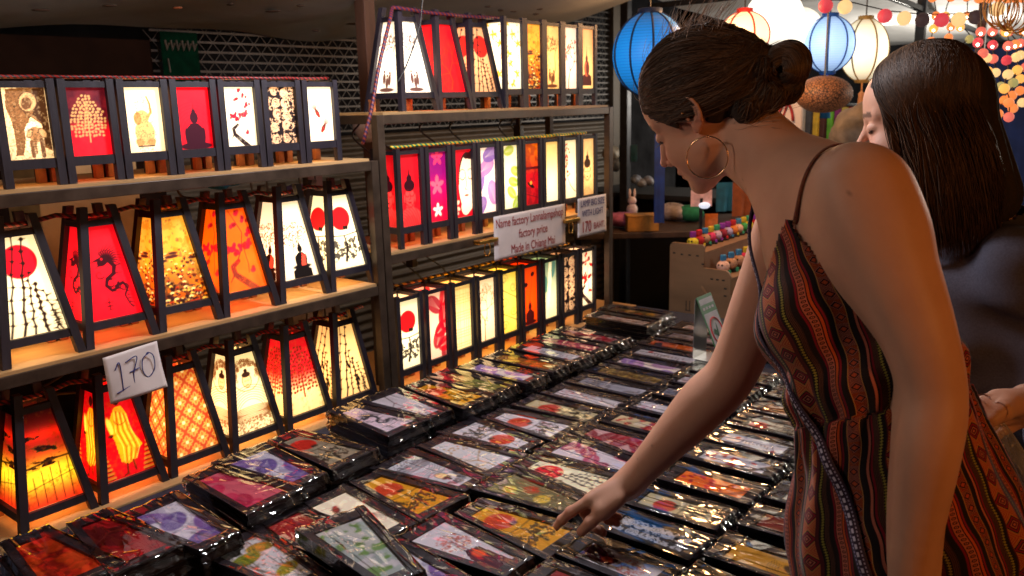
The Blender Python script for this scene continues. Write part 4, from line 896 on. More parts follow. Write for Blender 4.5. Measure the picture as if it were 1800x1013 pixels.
def skin_mat(name, base, red):
    g = G(name); a = g.n('ShaderNodeAttribute', attribute_name='tone').outputs['Color']; sx = g.n('ShaderNodeSeparateColor'); g.put(sx.inputs[0], a)
    n = g.noise(g.coord(), 14., 4., .6); n2 = g.noise(g.coord(), 420., 2., .6)
    c = g.mix(g.math('MULTIPLY', sx.outputs[0], .8), tuple(base), tuple(red)); c = g.mix(g.math('MULTIPLY', n, .45), c, (.27, .11, .075)); c = g.mix(sx.outputs[1], c, (.012, .008, .008))
    mole = g.ramp(g.n('ShaderNodeTexVoronoi').outputs[0], [(0, (0, 0, 0)), (1, (1, 1, 1))]) if False else None
    g.set(col=c, rough=g.math('MULTIPLY_ADD', n2, .3, .38), sss=.10, spec=.3); g.b.inputs['Subsurface Radius'].default_value = (.9, .35, .2); g.b.inputs['Subsurface Scale'].default_value = .008
    g.bump(g.math('ADD', n2, g.math('MULTIPLY', g.noise(g.coord(), 90., 3., .6), .8)), .22, .0008); return g.m
M['skin'] = skin_mat('skin', (.68, .37, .25), (.64, .18, .13))
def hair_mat(name, c0, c1):
    g = G(name); a = g.n('ShaderNodeAttribute', attribute_name='tone').outputs['Fac']; g.set(col=g.ramp(a, [(0, c0), (.7, c1), (1., tuple(np.array(c1)*1.7))]), rough=.56, spec=.28); return g.m
M['hair'] = hair_mat('dark_brown_hair', (.020, .011, .008), (.095, .055, .036)); M['hairmass'] = simple('hair_under_mass', (.022, .012, .008), .85, 120, .5, bump=.3); M['hair2'] = hair_mat('brown_hair', (.028, .014, .008), (.078, .040, .021))

def head_basis(px, py, t, fx, fy, away, roll=0.):
    """head frame from the image: (fx, fy) = direction of the face in the picture (x right, y down), turned away from the viewer by `away`"""
    O = at(px, py, t); v = nrm(O-CAM); r = nrm(np.cross(v, (0, 0, 1))); r = nrm(_ri-v*(_ri@v)); u = np.cross(r, v)
    f0 = nrm(fx*r-fy*u); F = math.cos(away)*f0+math.sin(away)*v; Lf = -math.cos(away)*v+math.sin(away)*f0
    if fx > 0: Lf = -Lf
    U = np.cross(F, Lf); return O, np.stack([F, Lf, U])
def head_sdf(P, O, B, sc=1.):
    q = (P-O)@B.T/sc; a = np.abs(q[..., 1]); qa = q.copy(); qa[..., 1] = a
    d = ell(q, (-.012, 0, .036), (.097, .074, .089)); d = smin(d, ell(q, (.030, 0, .040), (.058, .061, .060)), .02)
    d = smin(d, ell(q, (.028, 0, -.030), (.058, .058, .072)), .02)
    d = smin(d, cap(qa, (.002, .053, -.050), (.066, .013, -.100), .018, .016), .024); d = smin(d, ell(q, (.050, 0, -.068), (.040, .040, .040)), .016); d = smin(d, ell(q, (.078, 0, -.101), (.016, .019, .015)), .014)
    d = smin(d, ell(qa, (.050, .036, -.036), (.032, .026, .026)), .018); d = smin(d, ell(qa, (.028, .044, -.058), (.034, .022, .034)), .02)
    d = smin(d, cap(qa, (.080, .006, .022), (.062, .046, .024), .010, .008), .012)
    d = -smin(-d, ell(qa, (.094, .031, .002), (.017, .018, .012)), .012)
    d = smin(d, ell(qa, (.070, .031, .001), (.0155, .0165, .0125)), .004)
    d = smin(d, cap(q, (.084, 0, .010), (.110, 0, -.036), .0065, .0085), .010); d = smin(d, ell(q, (.113, 0, -.038), (.0085, .0085, .0075)), .004); d = smin(d, ell(qa, (.096, .0115, -.043), (.010, .006, .007)), .005)
    d = -smin(-d, ell(qa, (.100, .0065, -.0495), (.0045, .0025, .003)), .003)
    d = smin(d, ell(q, (.080, 0, -.062), (.014, .024, .011)), .010)
    d = smin(d, ell(qa, (.0905, .006, -.0655), (.0070, .014, .0050)), .005); d = smin(d, ell(q, (.0885, 0, -.0765), (.0075, .017, .0060)), .005)
    d = -smin(-d, cap(qa, (.0985, 0, -.0705), (.084, .023, -.072), .0012, .001), .002)
    # ears
    e = ell(q*[1, 1, 1], (-.014, 0, -.010), (.02, .2, .2))*0+9
    ea = np.stack([q[..., 0]+.016, a-.078, q[..., 2]-.006], -1)/.92; ca, sa = math.cos(.25), math.sin(.25); ea = np.stack([ea[..., 0]*ca+ea[..., 2]*sa, ea[..., 1]+ea[..., 0]*.35, -ea[..., 0]*sa+ea[..., 2]*ca], -1)
    e = ell(ea, (0, -.003, 0), (.0175, .004, .029)); e = smin(e, ell(ea, (.006, -.003, -.026), (.008, .0045, .010)), .006)
    aa = np.linspace(-.6, 3.9, 9); R = [np.array([.0165*math.cos(x), .0015, .004+.0245*math.sin(x)]) for x in aa]
    for x, y in zip(R[:-1], R[1:]): e = smin(e, cap(ea, x, y, .0032), .0015)
    R = [(.009, .001, .014), (-.003, .0015, .017), (-.0085, .001, .006), (-.006, .001, -.008), (.004, .001, -.014)]
    for x, y in zip(R[:-1], R[1:]): e = smin(e, cap(ea, x, y, .0023), .002)
    e = -smin(-e, ell(ea, (.004, .0035, -.002), (.0065, .005, .010)), .003); e = smin(e, cap(ea, (.0135, .002, -.004), (.012, .0, -.012), .0035), .002)
    return smin(d, e*.92, .004)*sc
def head_tone(P, O, B, sc=1.):
    q = (P-O)@B.T/sc; a = np.abs(q[..., 1]); T = np.zeros((len(P), 3)); gs = lambda c, s: np.exp(-(((q-[c[0], 0, c[2]])*[1, 0, 1])**2).sum(-1)/s**2-((a-c[1])/s)**2)
    T[:, 0] = np.clip(.5*gs((.075, .035, -.04), .03)+.9*gs((.095, 0, -.071), .012)*(np.abs(q[..., 2]+.071) < .012)+.4*gs((.11, 0, -.038), .015)+.5*gs((-.01, .08, -.01), .03), 0, 1)
    br = (np.abs(q[..., 2]-(.026-.18*(a-.03)**2*9)) < .0042)*(a > .012)*(a < .050)*(q[..., 0] > .05); lash = (np.abs(q[..., 2]+.0075-(a-.031)**2*14) < .0022)*(np.abs(a-.031) < .016)*(q[..., 0] > .072)
    T[:, 1] = np.clip(br*.75+lash*.95, 0, 1); return T

# ---------------- the woman reaching over the table
A_ = lambda *p: np.array(p, float)
UA1 = at(1567, 480, .955); UA2 = at(1616, 595, .935); FA1 = at(1627, 815, .925)
HO, HB = head_basis(1240, 194, 1.24, -.83, .56, math.radians(25)); HS = .90
NB = at(1408, 318, 1.13)                       # base of the neck
SHn = at(1512, 342, .985); ELn = at(1640, 700, .93); WRn = at(1592, 1060, .95); HNn = at(1590, 1140, .96)
SHf = at(1385, 415, 1.27); ELf = at(1287, 655, 1.375)
def onz(px, py, z): r = (px-900)/1482.9*_ri-(py-506.5)/1482.9*_up+_f; return CAM+r*(z-1.55)/r[2]
WRf = onz(1107, 849, .888)
CH = at(1474, 478, 1.10); WA = at(1545, 715, 1.07); HP = at(1592, 930, 1.09)
up1 = nrm(NB-WA); rt1 = nrm(SHf-SHn); rt1 = nrm(rt1-up1*(rt1@up1)); fw1 = np.cross(up1, rt1); _c, _s = math.cos(.20), math.sin(.20); rt1, fw1 = rt1*_c-fw1*_s, fw1*_c+rt1*_s   # body axes: right, forward, up
fw_h = nrm((-1, -.25, 0)); rt_h = nrm(np.cross(fw_h, (0, 0, 1)))
TB = np.stack([rt1, fw1, up1]); HBs = np.stack([rt_h, fw_h, A_(0, 0, 1)])
def torso_sdf(P, gr=0.):
    d = ell(P, CH+up1*.02-fw1*.005, (.128+gr, .090+gr, .155+gr), TB)
    d = smin(d, ell(P, WA, (.118+gr, .092+gr, .13+gr), nrmB(TB, HBs)), .06)
    d = smin(d, ell(P, HP, (.152+gr, .120+gr, .16+gr), HBs), .07)
    for s in (-1, 1): d = smin(d, ell(P, CH+fw1*.066+rt1*.066*s-up1*.052, (.050+gr, .046+gr, .056+gr), TB), .035)
    return d
def nrmB(a, b): m = a+b; x = nrm(m[0]); y = nrm(m[1]-x*(m[1]@x)); return np.stack([x, y, np.cross(x, y)])
def arm(P, S_, E_, W_, rs, ru, re, rf, rw, bend):
    m = (S_+E_)/2; d = cap(P, S_, m, rs, ru); d = smin(d, cap(P, m, E_, ru, re), .02)
    fm = E_+(W_-E_)*.28; d = smin(d, cap(P, E_, fm, re, rf), .02); return smin(d, cap(P, fm, W_, rf, rw), .02)
def hand_pts():
    # right hand seen from its thumb side, index finger pointing at a kit
    return dict(idx=[onz(1038, 879, .869), onz(1003, 900, .846), onz(988, 914, .826), onz(977, 927, .807)], mid=[onz(1050, 873, .871), onz(1027, 899, .838), onz(1040, 925, .810), onz(1060, 937, .806)],
                rin=[onz(1062, 869, .869), onz(1047, 893, .838), onz(1068, 914, .816), onz(1085, 920, .814)], pin=[onz(1077, 869, .862), onz(1064, 890, .838), onz(1077, 905, .823), onz(1089, 909, .823)],
                thb=[onz(1088, 879, .874), onz(1060, 898, .856), onz(1038, 918, .836), onz(1022, 935, .815)])
def hand_sdf(P, H, W_, el, k=1.):
    r = dict(idx=(.0102, .0092, .0084, .0070), mid=(.0102, .0092, .0084, .0074), rin=(.0094, .0082, .0072, .0064), pin=(.0084, .0072, .0064, .0056), thb=(.0125, .0118, .0104, .0086))
    c = [H[n][0] for n in ('idx', 'mid', 'rin', 'pin')]; wd = nrm(W_-el); pn = nrm(H['idx'][0]-H['pin'][0])
    d = cap(P, W_-wd*.02, W_+wd*.012, .0235*k, .0240*k); d = smin(d, cap(P, W_+pn*.012, c[0], .0185, .0115), .012); d = smin(d, cap(P, W_+pn*.003, c[1], .0185, .0122), .012)
    d = smin(d, cap(P, W_-pn*.006, c[2], .0180, .0115), .012); d = smin(d, cap(P, W_-pn*.014, c[3], .0160, .0105), .012)
    fl = None
    for n in ('idx', 'mid', 'rin', 'pin', 'thb'):
        q = H[n]; e = None
        if n == 'thb': d = smin(d, cap(P, q[0], q[1], .0105*k, .0112*k), .020)
        for i in range(1 if n == 'thb' else 0, 3):
            x = cap(P, q[i], q[i+1], r[n][i]*k, r[n][i+1]*k); e = x if e is None else smin(e, x, .003)
            if i: e = smin(e, ell(P, q[i], np.full(3, r[n][i]*k*1.03)), .004)
        if n == 'thb': d = smin(d, cap(P, W_+pn*.006+wd*.005, q[1], .0115, .0112), .02)
        fl = e if fl is None else np.minimum(fl, e); 
    return smin(d, fl, .006)
HF = hand_pts()
def chain(P, pts, rs, k=.004):
    d = None
    for a, b, ra, rb in zip(pts[:-1], pts[1:], rs[:-1], rs[1:]): c = cap(P, a, b, ra, rb); d = c if d is None else smin(d, c, k)
    return d
def spl(P, n=9):
    P = np.array(P, float); P = np.vstack([2*P[0]-P[1], P, 2*P[-1]-P[-2]]); o = []
    for i in range(1, len(P)-2):
        for t in np.linspace(0, 1, n, endpoint=False): o.append(.5*(2*P[i]+(P[i+1]-P[i-1])*t+(2*P[i-1]-5*P[i]+4*P[i+1]-P[i+2])*t*t+(3*P[i]-P[i-1]-3*P[i+1]+P[i+2])*t**3))
    o.append(P[-2]); return np.array(o)
_a = spl([(*SHn, .0585), (*UA1, .0490), (*UA2, .0380), (*ELn, .0335), (*FA1, .0320), (*WRn, .0200), (*HNn, .018)]); ARMN, ARMR = _a[:, :3], _a[:, 3]
_fm1 = SHf+(ELf-SHf)*.5; _fm2 = ELf+(WRf-ELf)*.27; _fm3 = ELf+(WRf-ELf)*.62
_a = spl([(*SHf, .050), (*_fm1, .0430), (*ELf, .0395), (*_fm2, .0415), (*_fm3, .0325), (*WRf, .0232)]); ARMF, ARMFR = _a[:, :3], _a[:, 3]
def w1_sdf(P):
    d = torso_sdf(P)
    nk = HO+HB[0]*(-.035)+HB[2]*(-.045); nk2 = HO+HB[0]*.002+HB[2]*(-.070)
    neck = smin(cap(P, nk, NB-up1*.005-fw1*.002, .046, .050), cap(P, nk2, NB+fw1*.022-up1*.005, .028, .034), .03)
    d = smin(d, neck, .035)
    d = smin(d, cap(P, NB-up1*.01, SHn+nrm(NB-SHn)*.02+up1*.005, .040, .044), .035); d = smin(d, cap(P, NB-up1*.015, SHf+nrm(NB-SHf)*.02, .040, .042), .035)
    d = smin(d, cap(P, CH-fw1*.03+up1*.06, SHn-up1*.05, .06, .05), .04)
    # collar bone and the hollow above it
    for S_ in (SHn, SHf): d = smin(d, cap(P, NB+fw1*.052-up1*.022, S_+fw1*.022+up1*.018, .007, .008), .014)
    a1 = chain(P, ARMN, ARMR)
    d = smin(d, a1, .028)
    d = smin(d, chain(P, ARMF, ARMFR), .025)
    return d
def w1_all(P): return smin(smin(w1_sdf(P), head_sdf(P, HO, HB, HS), .018), hand_sdf(P, HF, WRf, ELf), .012)
def grad_n(P, f, e=.0015):
    return np.stack([f(P+np.eye(3)[k]*e)-f(P-np.eye(3)[k]*e) for k in range(3)], -1)/(2*e)
def snap(P, f, off, it=5):
    P = np.array(P, float)
    for _ in range(it):
        g_ = grad_n(P, f); g_ /= np.linalg.norm(g_, axis=-1, keepdims=True)+1e-9; P = P-g_*(f(P)-off)[..., None]
    return P, g_
def ribbon(name, pts, f, off, w, th, mat, parent, org, n=8):
    C0 = catmull(pts, n); C1, N = snap(C0, f, off)
    for _ in range(25): C1[1:-1] = (C1[:-2]+2*C1[1:-1]+C1[2:])/4; N[1:-1] = (N[:-2]+2*N[1:-1]+N[2:])/4
    C1, _n = snap(C1, f, off, 2)
    for _ in range(3): C1[1:-1] = (C1[:-2]+2*C1[1:-1]+C1[2:])/4
    T = np.gradient(C1, axis=0); T /= np.linalg.norm(T, axis=1)[:, None]; X = np.cross(T, N); X /= np.linalg.norm(X, axis=1)[:, None]
    w = np.broadcast_to(w, len(C1))[:, None]; s = np.concatenate([[0], np.cumsum(np.linalg.norm(np.diff(C1, axis=0), axis=1))])
    V = np.stack([C1-X*w/2-N*th/2, C1-X*w/2+N*th*.3, C1+N*th, C1+X*w/2+N*th*.3, C1+X*w/2-N*th/2], 1).reshape(-1, 3); m = len(C1)
    F = np.array([(i*5+k, i*5+k+1, (i+1)*5+k+1, (i+1)*5+k) for i in range(m-1) for k in range(4)]); uv = np.stack([np.tile(np.array([-.5, -.4, 0, .4, .5]), m), np.repeat(s, 5)], 1)
    return npmesh(name, [(V, F)], mat, parent, uv=uv, off=org)

# woven cloth of the dress: bands of stripes, diamonds and small clover rings, all in cloth coordinates
g = G('woven_dress_cloth'); uvn = g.n('ShaderNodeUVMap'); sx = g.n('ShaderNodeSeparateXYZ'); g.put(sx.inputs[0], uvn.outputs[0]); U_, V_ = sx.outputs[0], sx.outputs[1]
PER = .150; ph = g.math('FRACT', g.math('ADD', g.math('DIVIDE', U_, PER), 20.50))
L_ = L; L = lambda *c: tuple(np.array(L_(*c))*1.)
blk = L(26, 12, 14); cri = L(140, 14, 34); org = L(205, 84, 26); pnk = L(196, 106, 84); yg = L(176, 164, 62); brn = L(104, 62, 44); brk = L(178, 66, 40); mar = L(84, 20, 26); tan = L(196, 140, 74)
L = L_
mm = lambda a: a/150.
segs = [(0, blk), (7, tan), (8, brk), (26, tan), (27, blk), (36, cri), (39, blk), (40.5, org), (44, blk), (46, pnk), (56, blk), (57, cri), (60, blk), (68, brn), (76, yg), (82, blk), (84, mar), (90, brk), (118, mar), (120, blk), (124, yg), (130, brn), (138, cri), (141, blk), (143, pnk), (147, blk)]
base = g.ramp(ph, [(mm(a), c) for a, c in segs], 'CONSTANT')
um = g.math('MULTIPLY', ph, 150.)            # millimetres across one repeat
def cell(c, per, ph0=0.): return g.math('MULTIPLY', g.math('SUBTRACT', g.math('FRACT', g.math('ADD', g.math('DIVIDE', V_, per), ph0)), .5), per*1000)
def inband(a, b_): return g.math('MULTIPLY', g.math('GREATER_THAN', um, a), g.math('LESS_THAN', um, b_))
def dia(x0, y, ax, ay): return g.math('ADD', g.math('DIVIDE', g.math('ABSOLUTE', g.math('SUBTRACT', um, x0)), ax), g.math('DIVIDE', g.math('ABSOLUTE', y), ay))
def lay(c, mask, f, stops): return g.mix(mask, c, g.ramp(f, stops, 'CONSTANT'))
y1 = cell(0, .029); d1 = dia(17, y1, 11, 13)
c = lay(base, inband(8, 26), d1, [(0, org), (.16, brk), (.38, org), (.45, blk), (.78, pnk), (.90, mar), (.99, blk)])
lat = g.math('PINGPONG', g.math('MULTIPLY', d1, 7.), .5); c = g.mix(g.math('MULTIPLY', inband(8, 26), g.math('MULTIPLY', g.math('GREATER_THAN', d1, 1.0), g.math('GREATER_THAN', lat, .27))), c, g.ramp(g.math('FRACT', g.math('DIVIDE', V_, .116)), [(0, org), (.5, pnk)], 'CONSTANT'))
y2 = cell(0, .0105); r2 = g.math('SQRT', g.math('ADD', g.math('POWER', g.math('SUBTRACT', um, 51), 2.), g.math('POWER', y2, 2.)))
c = lay(c, g.math('MULTIPLY', inband(46, 56), g.math('LESS_THAN', r2, 3.6)), g.math('DIVIDE', r2, 4.), [(0, blk), (.22, pnk), (.5, blk)])
for a, b_ in ((76, 82), (124, 130)):
    y3 = cell(0, .0068); r3 = dia((a+b_)/2, y3, 3.0, 3.4); c = lay(c, inband(a, b_), r3, [(0, brn), (.35, yg), (.86, blk)])
y4 = cell(0, .058, .3); d4 = dia(104, y4, 21, 27); s4 = g.math('PINGPONG', g.math('MULTIPLY', d4, 4.5), .5)
c = lay(c, inband(90, 118), d4, [(0, pnk), (.13, mar), (.3, pnk), (.4, blk), (.52, cri), (.72, blk), (.84, tan), (.9, brk)])
c = g.mix(g.math('MULTIPLY', inband(90, 118), g.math('MULTIPLY', g.math('GREATER_THAN', d4, .95), g.math('GREATER_THAN', s4, .36))), c, tan)
for a, b_ in ((68, 76), (130, 138)): c = g.mix(g.math('MULTIPLY', inband(a, b_), g.math('GREATER_THAN', g.math('FRACT', g.math('MULTIPLY', um, .5)), .5)), c, blk)
thr = g.math('FRACT', g.math('MULTIPLY', V_, 620.)); c = g.mix(g.math('MULTIPLY', thr, .28), c, blk)
g.set(col=c, rough=.8, sheen=.15, spec=.2); g.bump(thr, .2, .0006); M['dress'] = g.m
g = G('woven_bag_strap'); uvn = g.n('ShaderNodeUVMap'); sx = g.n('ShaderNodeSeparateXYZ'); g.put(sx.inputs[0], uvn.outputs[0]); ua = g.math('ABSOLUTE', sx.outputs[0]); fr = g.math('FRACT', g.math('MULTIPLY', sx.outputs[1], 115.))
c = g.mix(g.math('MULTIPLY', g.math('LESS_THAN', ua, .09), g.math('GREATER_THAN', fr, .4)), L(40, 22, 48), L(190, 180, 196)); c = g.mix(g.math('MULTIPLY', g.math('MULTIPLY', g.math('GREATER_THAN', ua, .22), g.math('LESS_THAN', ua, .30)), g.math('GREATER_THAN', g.math('FRACT', g.math('MULTIPLY', sx.outputs[1], 230.)), .5)), c, L(150, 140, 170)); g.set(col=c, rough=.8); M['strap'] = g.m

W1o = empty('person', (-.10, 1.10, 0), 'woman in a patterned strappy dress with pinned-up hair, leaning over and pointing at a kit', 'person')
o1 = np.array((-.10, 1.10, 0))
hl = HO+HB[0]*0
inhead = lambda c, r=.140: (np.linalg.norm(c-(HO+HB[2]*(-.01)+HB[0]*.01), axis=-1) < r)
inhand = lambda c: (np.linalg.norm(c-(WRf+A_(-.035, -.035, -.02)), axis=-1) < .105)
w1_noh = lambda P: smin(w1_sdf(P), head_sdf(P, HO, HB, HS), .018)
PV, PQ = surf(w1_all, (-.66, .74, .88), (-.02, 1.52, 1.62), .005, lambda c: ~inhead(c, .133) & ~(np.linalg.norm(c-(WRf+A_(-.035, -.035, -.02)), axis=-1) < .099) & (c[:, 2] > .898) & (c[:, 0] > -.66)); PV, PQ = relax(PV, PQ, 16)
PA = relax(*surf(w1_all, (-.80, 1.06, .79), (-.60, 1.34, 1.06), .0042, lambda c: ~(np.linalg.norm(c-(WRf+A_(-.035, -.035, -.02)), axis=-1) < .101) & (c[:, 0] < -.652)), 8)
hc = HO+HB[0]*.01
HV = surf(w1_noh, hc-.165, hc+.165, .0023, inhead)
NV = surf(w1_all, (-.835, 1.09, .795), (-.655, 1.33, .96), .0017, inhand)
PA0 = surf(w1_all, (-.66, .74, .62), (-.02, 1.52, .905), .006, lambda c: c[:, 2] < .9008)
fac = lambda V: head_tone(V, HO, HB, HS)
hand_joints = np.array([q[i] for q in HF.values() for i in (1, 2, 3)])
def tone1(V):
    T = np.zeros((len(V), 3)); h = inhead(V); T[h] = fac(V[h]); n = inhand(V)
    if n.any(): dd = np.min(np.linalg.norm(V[n][:, None]-hand_joints[None], axis=-1), 1); T[n, 0] = .55*np.exp(-(dd/.011)**2)
    rgm = np.random.default_rng(4); C_ = V[rgm.integers(0, len(V), 60)]
    for c_ in C_: T[:, 1] = np.maximum(T[:, 1], .45*np.exp(-(np.linalg.norm(V-c_, axis=1)/.0015)**2))
    return T
# lower legs and feet: standing in the aisle behind the table edge
def legs_sdf(P):
    d = 9.
    for y, k in ((.98, 0), (1.20, .05)):
        d = np.minimum(d, smin(cap(P, (-.06+k, y, .80), (-.03+k, y, .48), .078, .056), smin(cap(P, (-.03+k, y, .48), (.0+k, y, .10), .054, .036), cap(P, (.0+k, y, .045), (-.13+k, y-.02, .03), .038, .028), .03), .02))
    return d
LG = surf(legs_sdf, (-.24, .84, -.01), (.12, 1.34, .62), .009)
allp = [(PV, PQ), PA, HV, NV, PA0, LG]; Vc = np.concatenate([v for v, q in allp])
BD = npmesh('body', allp, M['skin'], W1o, col=tone1(Vc), off=o1)

def bodycoord(P):
    t = np.clip(((P-WA)@up1)/((CH-WA)@up1), -3, 1.6); ax = WA+(CH-WA)*t[:, None]; low = t < 0
    th = np.clip(-t, 0, 3)[:, None]; ax = np.where(low[:, None], WA+(HP-WA)*th*.9, ax); q = P-ax
    R_ = np.where(low[:, None], rt_h, rt1); F_ = np.where(low[:, None], fw_h, fw1); ang = np.arctan2((q*R_).sum(1), (q*F_).sum(1))
    return ang, t
def dress_sdf(P):
    ang, t = bodycoord(P); d = torso_sdf(P, .008)
    sk = cap(P, HP+A_(0, 0, -.02), A_(-.10, 1.09, .40), .132, .15); d = smin(d, sk*.9, .05)
    gather = np.exp(-((t)/.35)**2)
    d = d-.0035*gather*np.sin(ang*26+np.sin(t*9)*.8)-.0020*np.sin(ang*9+t*5)*np.clip((1.05-t)/.3, 0, 1)-(.006*np.sin(ang*11+2*np.sin(t*2.5))*np.clip(-t, 0, 1))
    d = d+.001*np.exp(-((t-.02)/.05)**2)-.012*np.exp(-((t-.22)/.14)**2)*(np.cos(ang) > -1)
    return d
def dkeep(c):
    q = (c-CH)@TB.T; r, fz, u = q[:, 0], q[:, 1], q[:, 2]; ar = np.abs(r)
    front = np.where(ar < .104, -.045+ar*1.1, .0694-(ar-.104)*3.); h = np.where(fz > -.01, front, .0); h = np.where(ar > .122, np.minimum(h, .004), h)
    return (u < h) & (c[:, 2] > .22)
DV, DQ = surf(dress_sdf, (-.56, .80, .60), (.20, 1.44, 1.46), .0046, lambda c: dkeep(c) & (c[:, 2] > .80))
DL, DLQ = surf(dress_sdf, (-.40, .74, .20), (.28, 1.48, .83), .010, lambda c: (c[:, 2] < .802) & (c[:, 2] > .22))
dv = np.concatenate([DV, DL]); ang, t = bodycoord(dv); uvd = np.stack([ang*.165+.010*np.sin(t*3.2)+.0016*np.sin(t*21+ang*5), t*.38+.003*np.sin(ang*12)+.004*np.sin(ang*5+t*4)], 1); uvd[t < 0, 0] = uvd[t < 0, 0]*1.10+.041
dm = npmesh('dress', [(DV, DQ), (DL, DLQ)], M['dress'], W1o, uv=uvd, off=o1)
so = dm.modifiers.new('thickness', 'SOLIDIFY'); so.thickness = .0022; so.offset = 0
w1_s = lambda P: w1_sdf(P)
ribbon('dress_strap', [at(1400, 392, 1.02), at(1406, 340, 1.0), at(1413, 295, .995), at(1432, 262, 1.0), at(1462, 246, 1.01), at(1510, 246, 1.03), at(1552, 268, 1.05), at(1588, 310, 1.06), at(1610, 365, 1.07), at(1618, 420, 1.08)], w1_s, .002, .0085, .0022, M['dress'], dm, o1)
both = lambda P: np.minimum(w1_sdf(P), dress_sdf(P))
ribbon('bag_strap', [at(1336, 368, 1.17), at(1330, 420, 1.14), at(1328, 480, 1.12), at(1336, 550, 1.09), at(1356, 630, 1.06), at(1384, 700, 1.03), at(1420, 775, 1.0), at(1465, 860, .98), at(1512, 950, .97), at(1560, 1040, .97), at(1620, 1150, .98)], dress_sdf, .006, np.concatenate([np.full(30, .014), np.full(51, .0165)]), .003, M['strap'], W1o, o1)
ribbon('bag_strap', [at(1700, 740, 1.05), at(1728, 800, 1.06), at(1756, 870, 1.07), at(1778, 940, 1.08), at(1796, 1020, 1.09)], dress_sdf, .005, .013, .003, M['strap'], W1o, o1)
gm = G('gold_wire'); gm.set(col=(.85, .55, .30), metal=1., rough=.18); M['gold'] = gm.m
ec = HO-HB[1]*0; lobe = HO+(HB[0]*(-.018)+HB[1]*.081+HB[2]*(-.036))*HS
v_ = nrm(lobe-CAM); dn = A_(0, 0, -1); sd = nrm(np.cross(v_, dn)); a = np.linspace(0, 2*math.pi, 49)[:-1]
ring = lobe+dn*.029-v_*.004+.029*(np.cos(a)[:, None]*(-dn)+np.sin(a)[:, None]*nrm(sd+v_*.25))
b = MB(); b.tube(ring-o1, .0009, 8, close=True); b.sphere(lobe-v_*.004-o1, .002, 8, 6); b.build('hoop_earring', M['gold'], W1o, True)
b = MB(); b.sphere(HO+(HB[0]*(-.004)+HB[1]*.083+HB[2]*.016)*HS-o1, .0016, 8, 6); b.build('ear_stud', M['gold'], W1o, True)
# eyes (mostly lidded) and nails
b = MB()
for s in (-1, 1): b.sphere(HO+(HB[0]*.0705+HB[1]*.031*s+HB[2]*.0005)*HS-o1, .0113, 16, 10)
b.build('eyes', simple('eye_white', (.5, .46, .44), .15), BD, True)
lash = []
for s in (-1, 1):
    for k in range(14):
        yy = s*(.018+.002*k); p0 = HO+(HB[0]*(.0865-.00004*k*k)+HB[1]*yy+HB[2]*(-.006))*HS; lash.append([p0+HB[0]*(.008*q)+HB[2]*(-.004*q+.003*q*q)+HB[1]*s*.002*q for q in np.linspace(0, 1, 5)])
strands('eyelashes', lash, M['hair'], BD, o1, .0005)
g = G('nail'); g.set(col=(.62, .36, .30), rough=.2, spec=.6); M['nail'] = g.m
b = MB()
def nail(tip, prev, up_, r):
    d = nrm(tip-prev); u = nrm(up_-d*(up_@d)); s = np.cross(d, u); c = tip-d*.0015+u*(r*.80); V = []
    for i in range(5):
        for j in range(5):
            x = (i/4-.5)*.0088; y = (j/4-.5)*r*1.45*(1-.25*(i/4)**3); V.append(c+d*x+s*y-u*(y*y*60+max(0, x)*x*30)-o1)
    return b.add(V, [(i*5+j, i*5+j+1, (i+1)*5+j+1, (i+1)*5+j) for i in range(4) for j in range(4)])
nail(HF['thb'][3], HF['thb'][2], A_(-.2, -.85, .45), .0082); nail(HF['idx'][3], HF['idx'][2], A_(-.8, -.1, .6), .0066)
for n_ in ('mid', 'rin', 'pin'): nail(HF[n_][3], HF[n_][2], A_(0, -.5, -.8), .0062)
b.build('fingernails', M['nail'], BD, True)

# ---- her hair: a mass swept up from the hairline to a twisted knot, with loose strands
BUN = A_(-.150, 0, -.010)
def hl_keep(q):  # hairline plane, head frame
    return (q[..., 0]-.080)*-.70+(q[..., 2]-.080)*.72+.02*np.abs(q[..., 1])/.07*(q[..., 0] > .02)
def hair_sdf(P):
    q = (P-HO)@HB.T/HS; d = ell(q, (-.014, 0, .038), (.1025, .0815, .094)); d = smin(d, ell(q, (-.075, 0, .020), (.055, .065, .062)), .02)
    k = -hl_keep(q); n = .0018*np.sin(q[..., 1]*140+q[..., 0]*60)*.5+.0010*np.sin(q[..., 1]*330-q[..., 2]*90)+.0006*np.sin(q[..., 2]*300+q[..., 0]*200)
    d = smin(d, ell(q, BUN, (.031, .034, .032)), .012)
    for c_, r_ in (((-.105, .012, .030), .030), ((-.118, .022, .004), .027), ((-.108, .028, -.034), .026), ((-.132, .012, -.044), .020), ((-.082, .045, -.034), .024), ((-.085, .02, .060), .024)): d = smin(d, ell(q, c_, (r_*1.1, r_, r_*.9)), .008)
    ear = ell(q*[1, 1, 1]-[0, 0, 0], (-.012, .080, -.012), (.021, .02, .032)); d = np.maximum(d+n, k); return np.maximum(d, -ear)*HS
HM = surf(hair_sdf, HO-.22, HO+.2, .0030)
HR = npmesh('hair', [HM], M['hairmass'], W1o, off=o1)
rg = np.random.default_rng(31); GS = []
def toW(q): return HO+HS*np.asarray(q)@HB
CC, RR = A_(-.014, 0, .038), A_(.1025, .0815, .094)
